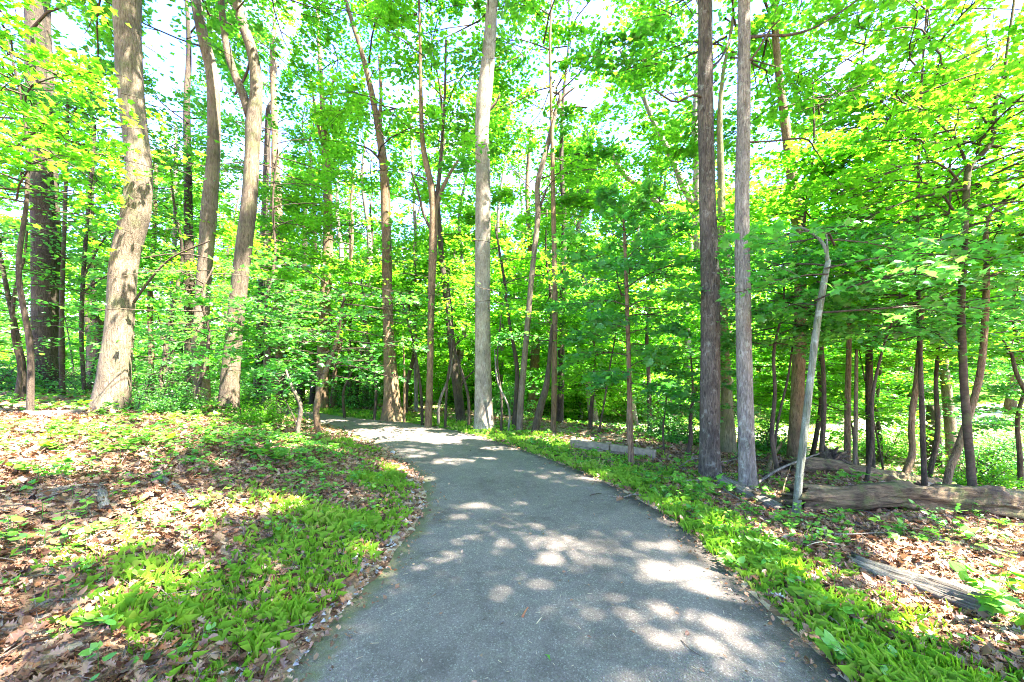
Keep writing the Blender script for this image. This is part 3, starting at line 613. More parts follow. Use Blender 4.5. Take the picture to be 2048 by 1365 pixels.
tree('tree', 'slim vertical stem left of the low timber wall', [(1106, 886, 12), (1108, 800, 11), (1109, 700, 11), (1110, 600, 11), (1108, 480, 10), (1106, 380, 9), (1104, 260, 7), (1100, 100, 5)], 'brown', d=9.6, H=13, crown_kw=can(5.5, 12, 2.6, n=22), clear=.55, k=12, flare=.1)
tree('tree', 'short dark trunk directly behind the slim vertical stem', [(1119, 868, 16), (1120, 820, 15), (1122, 740, 14), (1124, 620, 13), (1128, 450, 11)], 'dark', d=12.0, H=13, crown_kw=can(4.5, 13, 3, n=24), clear=.4, k=12)
tree('tree', 'young maple with dark broad leaves and a knobbed stem beside the grass verge', [(1263, 932, 13), (1261, 890, 12), (1259, 850, 14), (1259, 800, 10), (1257, 700, 9), (1254, 600, 8), (1251, 520, 7), (1248, 450, 5), (1246, 400, 3)], 'brown', clear=.5, k=12, flare=.15,
     crown_kw=dict(z0=1.25, z1=3.9, R=1.2, n=30, Mt=8, K=8, size=.12, kind='maple', leaf='leaf_b', shape='round', twigs=True, droop=.35, tilt=.5))
# ---- right side
tree('tree', 'thick straight dark trunk, left one of the roadside pair on the right', [(1421, 958, 50), (1420, 900, 42), (1420, 800, 40), (1421, 700, 40), (1421, 600, 39), (1418, 500, 36), (1415, 400, 34), (1413, 300, 33), (1411, 200, 32), (1411, 100, 30), (1410, -20, 29)], 'ashd', H=16, branches=[dict(px=[(1412, 200, 6), (1385, 190, 5), (1350, 205, 4), (1310, 180, 3)], dd=-.3), dict(px=[(1413, 140, 7), (1440, 120, 5), (1460, 80, 4)], dd=.4)], crown_kw=can(8, 16, 4.5), k=24, flare=.18, clear=.93)
tree('tree', 'straight speckled grey trunk, right one of the roadside pair', [(1497, 985, 42), (1494, 930, 36), (1491, 830, 34), (1488, 720, 33), (1486, 600, 32), (1484, 480, 31), (1485, 360, 30), (1487, 240, 28), (1488, 120, 27), (1488, -20, 25)], 'ash', H=15, branches=[dict(px=[(1490, 76, 8), (1530, 72, 6.5), (1580, 70, 6), (1630, 55, 5), (1680, 25, 4), (1730, -10, 3)], dd=.4), dict(px=[(1488, 130, 6), (1510, 110, 5), (1540, 60, 4), (1560, 40, 3)], dd=-.3), dict(px=[(1486, 285, 5), (1540, 283, 4), (1610, 278, 4), (1630, 300, 3), (1650, 330, 2)], dd=.6)], crown_kw=can(7.5, 15, 4.2), k=24, flare=.15, clear=.93)
tree('tree', 'mossy olive trunk hidden behind the thick roadside trunk', [(1458, 915, 34), (1455, 860, 30), (1452, 760, 22), (1447, 640, 18), (1444, 500, 17), (1442, 360, 15), (1440, 240, 12), (1446, 150, 8)], 'olive', d=7.6, H=12, crown_kw=can(6, 12, 3.0, n=22), clear=.5, k=14)
tree('tree', 'pale leaning sapling with a broken crooked top before the fallen log', [(1591, 1028, 19), (1598, 960, 17), (1605, 900, 17), (1613, 830, 16), (1622, 750, 15), (1630, 680, 16), (1640, 610, 15), (1649, 560, 14), (1657, 520, 12)], 'sap', clear=.97, k=16, flare=.1,
     branches=[[(1656, 530, 11), (1650, 495, 8), (1630, 470, 7), (1600, 454, 5)], [(1656, 525, 6), (1655, 500, 5), (1652, 460, 3)]],
     crown_kw=dict(z0=2.0, z1=2.9, R=1.3, n=10, Mt=8, K=9, size=.10, kind='maple', leaf='leaf_b', shape='flat', twigs=True))
tree('tree', 'dark trunk standing behind the pale leaning sapling', [(1590, 935, 34), (1592, 860, 30), (1596, 760, 28), (1600, 640, 27), (1600, 520, 25), (1592, 420, 24), (1582, 340, 23), (1572, 260, 20), (1558, 150, 16), (1550, 20, 14)], 'brown', d=8.2, H=13, crown_kw=can(6.5, 13, 3.6, n=26), clear=.5, k=14)
tree('tree', 'reddish brown stem touching the orange stem behind the fallen log', [(1694, 938, 15), (1695, 860, 14), (1696, 780, 13), (1698, 680, 11), (1702, 560, 9), (1706, 420, 7)], 'brown', d=7.9, H=7, crown_kw=dict(z0=3.4, z1=7, R=2.2, n=16, Mt=8, K=14, size=.12, kind='hex', leaf='leaf_y'), clear=.5, k=12)
tree('tree', 'thin orange-tan bare stem behind the fallen log', [(1709, 942, 10), (1711, 870, 10), (1712, 790, 9), (1713, 700, 7)], 'pale', d=7.7, clear=.6, k=10, flare=.05)
tree('tree', 'dark stem right of the thin orange stem', [(1742, 950, 20), (1741, 880, 18), (1739, 800, 17), (1738, 700, 15), (1736, 560, 12), (1734, 400, 9)], 'dark', d=8.3, H=9, crown_kw=dict(z0=3.6, z1=9, R=2.4, n=18, Mt=8, K=14, size=.12, kind='hex', leaf='leaf_y'), clear=.5, k=12)
tree('tree', 'snaking curved stem right of centre behind the fallen log', [(1798, 965, 20), (1814, 940, 18), (1825, 905, 16), (1823, 870, 15), (1825, 820, 15), (1833, 770, 15), (1839, 700, 14), (1842, 640, 13), (1846, 560, 12), (1850, 480, 10), (1870, 420, 8)], 'brown', d=6.8, H=6.2, crown_kw=dict(z0=2.6, z1=5.6, R=1.9, n=16, Mt=8, K=12, size=.11, kind='hex', leaf='leaf_y', shape='flat', twigs=True), clear=.6, k=14, flare=.2)
tree('tree', 'tan tapering trunk behind the crossed stems at right', [(1908, 955, 36), (1904, 900, 28), (1898, 830, 25), (1890, 750, 22), (1884, 680, 19), (1878, 560, 16), (1870, 400, 12)], 'pale', d=8.6, H=10, crown_kw=can(4.5, 10, 2.8, n=22), clear=.45, k=14)
tree('tree', 'thick black rotten stump left of the crossed stems', [(1868, 955, 34), (1868, 900, 34), (1867, 850, 33), (1868, 812, 30)], 'dark', d=9.4, clear=.5, cat='tree stump', flare=.15)
tree('tree', 'banded cherry trunk at right with a spreading fork of boughs', [(1946, 990, 21), (1941, 930, 20), (1935, 860, 20), (1929, 780, 19), (1925, 700, 18), (1922, 620, 18), (1926, 540, 17), (1930, 450, 16), (1933, 380, 16), (1938, 335, 16), (1960, 312, 14), (1980, 290, 13), (1988, 250, 12), (1992, 200, 11), (2008, 150, 9), (2016, 90, 8), (2026, 20, 7), (2034, -40, 6)], 'cherry', d=4.9, lean=.5,
     branches=[[(1934, 335, 8), (1922, 300, 7), (1908, 270, 6), (1915, 240, 4), (1920, 200, 3)], [(1908, 275, 5), (1870, 240, 4), (1830, 200, 3), (1780, 165, 2)], [(1936, 330, 6), (1905, 365, 5), (1900, 400, 5), (1898, 450, 4)], [(1912, 245, 4), (1960, 180, 3), (2000, 110, 2)], [(1934, 400, 4), (1985, 370, 3), (2048, 350, 2)], [(1908, 275, 4), (1860, 270, 3), (1800, 235, 2), (1760, 200, 2)]],
     crown_kw=dict(z0=2.6, z1=5.2, R=2.1, n=26, Mt=9, K=10, size=.105, kind='maple', leaf='leaf_y', shape='flat', twigs=True), k=18, flare=.1, clear=.95)
tree('tree', 'leaning stem crossing behind the banded cherry trunk', [(1886, 988, 19), (1898, 945, 19), (1915, 900, 19), (1932, 850, 18), (1948, 800, 17), (1960, 750, 17), (1967, 690, 16), (1971, 620, 16), (1973, 560, 15), (1973, 500, 14), (1972, 450, 11), (1990, 420, 7), (2030, 400, 4)], 'brown', d=5.25, lean=.1,
     branches=[[(1975, 555, 9), (2000, 545, 8), (2048, 524, 7), (2120, 500, 5)]], crown_kw=dict(z0=2.4, z1=4.6, R=2.0, n=18, Mt=8, K=10, size=.105, kind='maple', leaf='leaf_y', shape='flat', twigs=True), k=16, flare=.1, clear=.95)
tree('tree', 'dark twisted limb rising at the right picture edge', [(2100, 880, 14), (2060, 800, 12), (2036, 755, 11), (2028, 730, 10), (2022, 705, 8), (2005, 680, 5)], 'dark', d=6.3, crown_kw=dict(z0=1.6, z1=3.6, R=1.7, n=12, Mt=8, K=12, size=.10, kind='hex', leaf='leaf_y', shape='flat'), clear=.4, k=10)
tree('tree', 'grey leaning canopy tree seen through the gap left of the dark roadside trunk', [(1450, 850, 22), (1430, 700, 22), (1402, 520, 22), (1395, 420, 22), (1396, 330, 20), (1390, 250, 14), (1400, 100, 10)], 'grey', d=13.0, H=15, clear=.25, k=14, crown_kw=can(7, 15, 3.2, n=26),
     branches=[[(1396, 420, 14), (1370, 380, 14), (1345, 320, 13), (1310, 250, 11), (1280, 180, 8), (1240, 100, 6)], [(1398, 480, 14), (1330, 420, 14), (1290, 380, 13), (1250, 350, 11), (1225, 310, 9), (1200, 290, 6)]])

def under(label, cx, yt, yb, hw, d, leaf, size, kind, n, Mt, K, shape='flat', bark='twig', twigs=True, wstem=9, droop=.25, name='understory_tree', group=None, tilt=.42):
    X, Y = (cx - CX) / F * d, d; b = on(X, Y)
    z0 = CAMZ - (yb - HZ) / F * d; z1 = CAMZ - (yt - HZ) / F * d; R = hw / F * d
    root = empty(name, b); tag(root, label, 'tree', group); r = wstem / 2 / F * d
    top = max(z1 - .15, b[2] + 1.2)
    zz = np.linspace(b[2] - .1, top, 6); off = np.cumsum(np.r_[0, rng.normal(0, .05 * R + .02, 5)]); of2 = np.cumsum(np.r_[0, rng.normal(0, .05 * R + .02, 5)])
    pts = np.stack([X + off, Y + of2, zz], 1); rad = r * np.linspace(1.1, .3, 6)
    SEED[0] += 1; trunk_mesh('trunk', pts, rad, M[bark], root, b, k=9, flare=.1, seed=SEED[0])
    TODO.append((root, b, pts, [dict(z0=max(z0, b[2] + .25), z1=z1, R=R, n=int(n * (1.45 if leaf == 'leaf_y' else 1.15)), Mt=Mt, K=int(K * .95), size=size * .92, kind=kind, leaf=leaf, shape=shape, twigs=twigs, droop=droop, tilt=tilt)]))

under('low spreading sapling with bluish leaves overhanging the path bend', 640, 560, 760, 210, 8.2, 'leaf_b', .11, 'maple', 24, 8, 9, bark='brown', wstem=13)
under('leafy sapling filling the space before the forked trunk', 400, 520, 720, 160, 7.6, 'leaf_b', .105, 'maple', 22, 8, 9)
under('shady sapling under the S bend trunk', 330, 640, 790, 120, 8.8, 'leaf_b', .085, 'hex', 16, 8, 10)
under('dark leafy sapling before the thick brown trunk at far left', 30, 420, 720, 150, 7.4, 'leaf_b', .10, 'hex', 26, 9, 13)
under('bright sapling at far left whose sprays cross the S bend trunk', 60, 60, 420, 240, 5.2, 'leaf_y', .10, 'maple', 30, 9, 11, wstem=11)
under('tall sapling hung with pale green leaves left of the S bend trunk', 170, 230, 640, 140, 10.5, 'leaf_y', .12, 'hex', 34, 9, 13)
under('yellow-green sapling between the slim pale trunk and the forked one', 560, 280, 560, 150, 11.0, 'leaf_y', .12, 'hex', 32, 9, 13)
under('sapling with open sprays standing behind the forked trunk', 330, 280, 560, 140, 11.5, 'leaf_y', .12, 'hex', 30, 9, 13)
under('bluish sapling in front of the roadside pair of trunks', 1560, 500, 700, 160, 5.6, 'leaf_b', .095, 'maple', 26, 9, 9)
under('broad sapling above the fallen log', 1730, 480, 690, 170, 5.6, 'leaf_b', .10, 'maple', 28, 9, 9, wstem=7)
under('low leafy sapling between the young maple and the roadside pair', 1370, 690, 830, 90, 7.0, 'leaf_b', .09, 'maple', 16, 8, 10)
under('bright tall sapling behind the roadside pair of trunks', 1640, 120, 470, 190, 7.0, 'leaf_y', .11, 'maple', 36, 9, 11)
under('bright sapling spreading over the upper right corner', 1850, -60, 330, 260, 5.6, 'leaf_y', .11, 'maple', 34, 9, 11)
under('lit sapling between the snaking stem and the crossed stems', 1850, 420, 720, 150, 7.6, 'leaf_y', .11, 'hex', 34, 9, 12)
under('dense sapling at the right picture edge', 2040, 560, 860, 130, 7.0, 'leaf_b', .10, 'hex', 28, 9, 13)
under('sapling leafing low behind the timber wall', 1180, 600, 790, 120, 10.5, 'leaf_y', .11, 'hex', 26, 8, 13)
under('tall sapling behind the young maple', 1300, 320, 640, 130, 9.6, 'leaf_y', .12, 'hex', 34, 9, 13)
under('yellow-green sapling just right of the tall straight trunk', 1110, 420, 700, 110, 12.0, 'leaf_y', .13, 'hex', 30, 8, 14)
under('sapling with layered sprays between flared trunk and forked mid tree', 810, 480, 720, 110, 12.5, 'leaf_y', .13, 'hex', 30, 8, 14)
under('pale green sapling behind the black leaning trunk', 925, 460, 740, 100, 13.5, 'leaf_y', .13, 'hex', 30, 8, 14)
under('sapling with yellowish leaves behind the broad brown trunk', 700, 420, 700, 120, 15.0, 'leaf_y', .14, 'hex', 34, 8, 14)
under('shaded sapling beyond the path bend', 560, 560, 780, 120, 15.0, 'leaf_b', .13, 'hex', 28, 8, 13)
under('bright sapling behind the mossy olive trunk', 1500, 560, 820, 110, 10.0, 'leaf_y', .12, 'hex', 30, 8, 13)
under('sapling leafing behind the dark trunk of the fallen log', 1620, 600, 830, 120, 9.4, 'leaf_y', .12, 'hex', 28, 8, 13)
under('yellow sapling above the black rotten stump', 1760, 640, 860, 120, 9.8, 'leaf_y', .12, 'hex', 26, 8, 13)
# low shrubs
def shrub(label, cx, yt, yb, hw, d, leaf='leaf_b', size=.06, n=40, kind='hex'):
    X, Y = (cx - CX) / F * d, d; b = on(X, Y); R = hw / F * d; h = (yb - yt) / F * d
    root = empty('shrub', b); tag(root, label, 'shrub')
    g = Geo(); st = np.tile(b, (n, 1)) + np.c_[rng.normal(0, R * .3, n), rng.normal(0, R * .3, n), np.full(n, .0)]
    el = rng.uniform(.5, 1.4, n); az = rng.random(n) * 2 * pi
    ln = np.where(el > 1.0, h, R * 1.1) * rng.uniform(.5, 1.1, n)
    crown_geo(g, st, az, el, ln, 8, 12, size, kind, droop=.3, tilt=.6, limb_r=.007, spread=.35)
    g.build('foliage', [M['twig'], M[leaf]], root, b)
SHRUBS = [('dark shrub thicket beneath the low sprays left of the forked tree', 330, 690, 800, 120, 9.8, 'leaf_b', .055, 46), ('yellowish shrub on the bank crest by the crooked sapling', 520, 770, 830, 90, 8.0, 'leaf_y', .045, 36),
          ('leafy shrub at the foot of the S bend trunk', 330, 800, 860, 90, 6.9, 'leaf_b', .04, 34), ('low shrub at far left behind the leaf bank', 40, 700, 790, 130, 9.0, 'leaf_b', .06, 40),
          ('dark thicket beyond the path between the broad brown and flared trunks', 715, 750, 850, 65, 14.8, 'leaf_b', .07, 40), ('dark bush at the right edge behind the bright log', 2000, 820, 960, 100, 8.4, 'leaf_b', .06, 46),
          ('bush in the hollow left of the thick roadside trunk', 1350, 800, 920, 70, 9.0, 'leaf_b', .06, 36), ('small bush behind the fork of dark leaning stems', 1010, 810, 880, 50, 13.0, 'leaf_b', .07, 24),
          ('sunlit bush behind the crossed stems', 1960, 880, 975, 70, 7.2, 'leaf_y', .05, 30), ('bush behind the mossy olive trunk', 1530, 830, 930, 60, 9.4, 'leaf_b', .06, 30),
          ('shady bush at the foot of the dark twin stem by the bend', 470, 730, 815, 60, 12.5, 'leaf_b', .06, 30), ('bush between the dark stump and the snaking stem', 1770, 850, 945, 60, 10.2, 'leaf_y', .06, 26)]

# ---- thicket of slender stems beyond the path
for i, (px, py) in enumerate([(808, 846), (845, 850), (876, 852), (890, 856), (938, 858), (1002, 866), (1014, 868), (690, 838), (748, 842), (1196, 868), (1330, 905), (1545, 935), (1722, 945), (1770, 948), (480, 812), (360, 790), (270, 780), (150, 770)]):
    dx = rng.uniform(-50, 50); h = rng.uniform(150, 330); w_ = rng.uniform(4, 7); dd = None if px > 600 else 12.5
    tree('slender_sapling', 'slender dark sapling stem standing in the thicket under the trees', [(px, py, w_), (px + dx * .15 + rng.uniform(-9, 9), py - h * .28, w_ * .85), (px + dx * .6 + rng.uniform(-9, 9), py - h * .62, w_ * .7), (px + dx + rng.uniform(-8, 8), py - h, w_ * .45)], random.choice(['dark', 'dark', 'brown', 'ash']), d=dd, clear=0, k=7, flare=0, group='slender sapling stems in the thicket',
         crown_kw=dict(z0=2.2, z1=4.4, R=1.3, n=10, Mt=6, K=9, size=.11, kind='hex', leaf='leaf_y', shape='flat') if i % 2 == 0 else None)
# ---- distant forest
DIST = []
def backdrop_bush(n, d0, d1, hmax, size, label, grp):
    for a in -50 + 100 * (np.arange(n) + rng.uniform(.1, .9, n)) / n:
        d = rng.uniform(d0, d1); X = d * math.tan(radians(a)); b = on(X, d); sl, sr = sides(np.array([X]), np.array([d]))
        if max(sl[0], sr[0]) < 1.2: continue
        root = empty('shrub', b); tag(root, label, 'shrub', grp); h = rng.uniform(.6, 1) * hmax; m = 34
        g = Geo(); st = np.tile(b, (m, 1)) + np.c_[rng.normal(0, .35, (m, 2)), rng.uniform(.1, .55, m) * h]
        crown_geo(g, st, rng.random(m) * 6.28, rng.uniform(.1, .9, m), rng.uniform(.5, 1.0, m) * h * .62, 7, 11, size, 'quad', droop=.3, tilt=.5, limb_r=.006, twigs=False)
        g.build('foliage', [M['twig'], M['leaf_y']], root, b)
BUSHES = [(22, 15, 21, 3.4, .13, 'bright leafy shrub in the undergrowth among the mid-distance trees', 'undergrowth shrubs among mid-distance trees'), (26, 22, 34, 4.5, .2, 'leafy shrub far back in the undergrowth under the distant trees', 'undergrowth shrubs under distant trees')]
def distant(n, d0, d1, a0, a1, hmin, hmax, size, label, grp, leaf='leaf_y', nl=30, Mt=9, K=18, zlow=.8, R=(2.6, 4.2), bark=('brown', 'dark', 'ash', 'pale')):
    ang = a0 + (a1 - a0) * (np.arange(n) + rng.uniform(.1, .9, n)) / n
    for a in ang:
        d = rng.uniform(d0, d1); X = d * math.tan(radians(a)); b = on(X, d)
        sl, sr = sides(np.array([X]), np.array([d]))
        if max(sl[0], sr[0]) < .8: continue
        root = empty('forest_tree', b); tag(root, label, 'tree', grp)
        h = rng.uniform(hmin, hmax); z = np.linspace(-.15, h * .97, 7)
        px_ = np.cumsum(np.r_[0, rng.normal(0, .18, 6)]); py_ = np.cumsum(np.r_[0, rng.normal(0, .18, 6)])
        pts = np.stack([b[0] + px_, b[1] + py_, b[2] + z], 1); r0 = rng.uniform(.09, .24)
        SEED[0] += 1; trunk_mesh('trunk', pts, r0 * np.linspace(1, .2, 7), M[random.choice(bark)], root, b, k=8, flare=.2, seed=SEED[0], step=.8)
        TODO.append((root, b, pts, [dict(z0=b[2] + h * rng.uniform(.10, .32) * zlow, z1=b[2] + h, R=rng.uniform(*R), n=nl, Mt=Mt, K=K, size=size, kind='quad', leaf=random.choice([leaf, leaf, 'leaf_m']), droop=.3, tilt=.5)]))
distant(20, 15, 20, -52, 52, 9, 15, .17, 'slim mid-distance tree in full yellow-green leaf, standing among the others of its row', 'mid-distance woodland trees', R=(2.4, 3.6), nl=40, K=27, zlow=.6)
distant(30, 21, 29, -54, 54, 10, 16, .22, 'tree of the second row deep in the wood, leafy from low down', 'second row woodland trees', nl=42, K=26, R=(2.8, 4.4), zlow=.6)
distant(34, 31, 44, -55, 55, 12, 19, .31, 'distant tree forming the leafy back wall of the wood', 'distant woodland trees', nl=40, K=25, R=(3.8, 5.6), zlow=.5)
distant(34, 48, 75, -56, 56, 15, 22, .50, 'farthest tree closing the view at the back of the wood', 'farthest woodland trees', nl=36, K=20, R=(5, 7), zlow=.3)
# ---- trees just outside the frame whose crowns shade the path
for (x, y, h, R) in [(4.2, .8, 12, 3.6), (5.5, -3.5, 13, 4.2), (1.5, -4.2, 12, 4.0), (-3.4, -2.0, 13, 4.2), (7.5, -.5, 14, 4.2), (9.5, 2.5, 14, 4.0), (-5.5, 1.0, 12, 3.8), (3.2, -8, 14, 4.4), (8.5, -6, 14, 4.4), (-9, 3.0, 14, 4.2)]:
    b = on(x, y); root = empty('canopy_tree', b); tag(root, 'tall woodland tree just beyond the picture whose crown shades the path', 'tree', 'canopy trees beside the path')
    z = np.linspace(-.15, h * .97, 7); pts = np.stack([b[0] + np.cumsum(np.r_[0, rng.normal(0, .12, 6)]), b[1] + np.cumsum(np.r_[0, rng.normal(0, .12, 6)]), b[2] + z], 1)
    SEED[0] += 1; trunk_mesh('trunk', pts, .17 * np.linspace(1, .2, 7), M['brown'], root, b, k=12, flare=.2, seed=SEED[0], step=.4)
    TODO.append((root, b, pts, [dict(z0=b[2] + h * .5, z1=b[2] + h, R=R, n=30, Mt=11, K=22, size=.16, kind='quad', leaf='leaf_y', droop=.3)]))

for sh in SHRUBS: shrub(*sh)
for bb in BUSHES: backdrop_bush(*bb)
for root, o, pts, cks in TODO:
    for ck in cks:
        crown(root, o, pts, **ck)

# ------------------------------------------------------------------ fallen logs and branches
def align(o, d):
    # turn the object so that its own z axis runs along the log (the grain follows it)
    from mathutils import Vector
    q = Vector(d).to_track_quat('Z', 'Y'); o.data.transform(q.to_matrix().to_4x4().inverted()); o.rotation_mode = 'QUATERNION'; o.rotation_quaternion = q
def log(name, label, a, b, r0, r1, m='dead', cat='log', sink=.2, k=18, mid=None, rough=.10, group=None, parts=()):
    a = np.array(a); b = np.array(b); n = 7
    t = np.linspace(0, 1, n)[:, None]; p = a * (1 - t) + b * t
    p[1:-1, :2] += rng.normal(0, .12 * r0, (n - 2, 2))
    rr = np.linspace(r0, r1, n) * (1 + rng.normal(0, .05, n))
    z = gz(p[:, 0], p[:, 1]); p[:, 2] = np.maximum(p[:, 2], z + rr * (1 - sink)) if mid is None else p[:, 2]
    SEED[0] += 1
    o = trunk_mesh(name, p, rr, M[m], None, p[0].copy(), k=k, seed=SEED[0], step=.05, rough=rough, hollow=.8); align(o, p[-1] - p[0])
    tag(o, label, cat, group); return o, p
def gl(px, py, up=0.0): return G(px, py) + np.array([0, 0, up])
lg, lp = log('fallen_log', 'long thick mossy fallen log lying across the right side', gl(1590, 1022), gl(2100, 1050), .135, .15, 'dead', sink=-.12, k=40, rough=.2)
log('fallen_log', 'second fallen log lying behind the long thick one', gl(1575, 948), gl(1905, 984), .125, .09, 'dead', sink=.1, k=32, rough=.18)
log('fallen_log', 'short split reddish log end by the foot of the roadside pair', gl(1438, 968), gl(1565, 1028), .085, .05, 'deadgrey', sink=.3, rough=.2)
log('fallen_log', 'weathered grey log in the leaves at lower right', gl(1700, 1128), gl(1985, 1242), .05, .085, 'deadgrey', sink=.35, rough=.22)
log('fallen_log', 'bright bleached fallen pole behind the crossed stems', gl(1840, 985), gl(2110, 1000), .06, .05, 'deadgrey', sink=-.6)
log('fallen_log', 'thin rotten log beside the thick roadside trunk foot', gl(1505, 1005), gl(1600, 1020), .06, .05, 'dead', rough=.2)
log('branch', 'dark dead branch lying on the leaf bank at left', gl(62, 1008), gl(215, 972), .028, .018, 'deadgrey', 'branch', rough=.2)
log('branch', 'mossy rotting branch lying in the middle of the left bank', gl(312, 958), gl(395, 1018), .032, .024, 'deadgrey', 'branch', rough=.2)
log('branch', 'short grey branch stub below the dark dead branch', gl(200, 985), gl(212, 1028), .026, .03, 'deadgrey', 'branch', rough=.2)
log('fallen_log', 'pale sunlit log at far left beside the S bend trunk', gl(40, 838), gl(165, 832), .06, .05, 'deadgrey', sink=.3)
def stick(label, pts, r, m='deadgrey', cat='stick', name='stick', dz=.0):
    q = np.array([gl(x, y, up + r) for x, y, up in pts])
    SEED[0] += 1
    o = trunk_mesh(name, q, np.linspace(r, r * .5, len(q)), M[m], None, q[0].copy(), k=7, seed=SEED[0], step=.03, rough=.12); tag(o, label, cat); return o
stick('forked pale stick lying from the verge onto the asphalt', [(1300, 1002, .03), (1268, 998, .04), (1245, 1002, .03), (1214, 999, .03)], .011, 'deadgrey')
stick('short reddish stick on the asphalt in front', [(1045, 1248, .035), (1050, 1238, .035), (1056, 1229, .035)], .008, 'red')
stick('thin pale twig on the asphalt right of the reddish stick', [(1073, 1262, .035), (1080, 1252, .035), (1086, 1246, .035)], .004, 'straw')
stick('dark little twig lying straight on the asphalt right of centre', [(1255, 1226, .035), (1264, 1229, .035), (1274, 1232, .035)], .004, 'twig')
stick('long thin dark stem on the asphalt near the front', [(1362, 1295, .035), (1380, 1315, .04), (1406, 1330, .035)], .0025, 'twig')
stick('dark twig on the asphalt left of the forked pale stick', [(1180, 998, .035), (1192, 996, .04), (1203, 994, .035)], .006, 'twig')
stick('curved pale twig on the asphalt at the front', [(1166, 1300, .035), (1174, 1288, .035), (1180, 1274, .035)], .003, 'straw')
stick('slanting dead pole propped behind the roadside pair', [(1530, 962, 0), (1550, 925, .12), (1575, 890, .2), (1597, 860, .25)], .035, 'dead', 'pole', 'dead_pole')
stick('thin dead twig standing in the leaves before the long log', [(1700, 1010, .0), (1704, 985, .1), (1702, 965, .14)], .006, 'twig')
stick('bare twig tangle lying beside the thick roadside trunk', [(1350, 945, .03), (1390, 935, .12), (1440, 940, .10), (1500, 928, .12)], .009, 'deadgrey')
stick('long thin stick lying under the roadside pair', [(1365, 968, .03), (1420, 975, .05), (1480, 1010, .05), (1530, 1025, .03)], .012, 'deadgrey')
stick('pale twig lying on the bright right verge', [(1690, 1100, .03), (1640, 1098, .05), (1590, 1110, .03)], .006, 'straw')
stick('upright curled twig stuck in the leaves at the right', [(1605, 1125, .0), (1612, 1090, .08), (1625, 1072, .13)], .005, 'twig')
stick('crooked dead stick poking up from the tangle behind the long log', [(1530, 985, .0), (1545, 960, .10), (1552, 930, .22), (1570, 905, .34)], .014, 'dead')
stick('grey dead bough resting across the gap between pole and second log', [(1515, 975, .04), (1560, 962, .14), (1610, 955, .24), (1650, 940, .30)], .02, 'deadgrey')
stick('thin bare stick leaning on the left end of the long log', [(1560, 1030, .0), (1568, 1000, .14), (1582, 975, .27)], .009, 'dead')
stick('forked dark stick in the tangle by the mossy olive trunk', [(1440, 945, .02), (1475, 930, .12), (1520, 935, .10), (1548, 920, .2)], .012, 'twig')
stick('bleached broken bough hanging by the leaning stem at right', [(1850, 955, .32), (1880, 940, .42), (1900, 930, .52), (1912, 900, .62)], .012, 'deadgrey')
stick('slim stick lying on the litter below the long log', [(1620, 1075, .02), (1700, 1082, .05), (1790, 1072, .03)], .008, 'deadgrey')
stick('thin brown stick on the left bank above the grass tuft', [(500, 1000, .03), (545, 985, .05), (590, 978, .03)], .009, 'dead')
stick('short stick among the leaves near the front left corner', [(60, 1240, .03), (100, 1225, .05), (150, 1215, .03)], .01, 'deadgrey')
# crooked little sapling on the bank
tree('sapling', 'crooked bent little sapling on the bank edge at the path bend', [(594, 880, 9), (597, 850, 9), (602, 822, 9), (600, 805, 9), (590, 785, 8), (580, 765, 6), (572, 740, 4)], 'pale', clear=.85, k=10, flare=.1,
     branches=[[(594, 860, 3), (590, 840, 3), (578, 815, 2), (570, 800, 2)]],
     crown_kw=None)
_r, _o, _p, _c = TODO[-1]
crown(_r, _o, _p, z0=_p[-1, 2] - .35, z1=_p[-1, 2] + .1, R=.55, n=9, Mt=6, K=8, size=.075, kind='maple', leaf='leaf_b', shape='flat', twigs=True)

# root plate of the upturned tree
def rootplate():
    c = gl(1660, 945); root = empty('root_plate', c); tag(root, 'dark upturned root plate behind the second fallen log', 'tree stump')
    g = Geo(); n = 26
    az = rng.uniform(-.4, pi + .4, n); L = rng.uniform(.16, .34, n)
    t = np.linspace(0, 1, 5)
    p = c + np.array([0, 0, .16]) + L[:, None, None] * np.stack([np.cos(az)[:, None] * t, rng.normal(0, .3, n)[:, None] * t, np.sin(az)[:, None] * t + .1 * np.sin(t * 4)], -1)
    g.tubes(p, .06 * (1 - .8 * t)[None] * np.ones((n, 1)), 6, 0); g.build('roots', [M['dark']], root, c)
    trunk_mesh('stump', [c + [0, .25, .1], c + [0, .1, .14], c + [0, -.04, .16]], [.12, .16, .19], M['dark'], root, c, k=16, seed=3, rough=.2, step=.04)
rootplate()

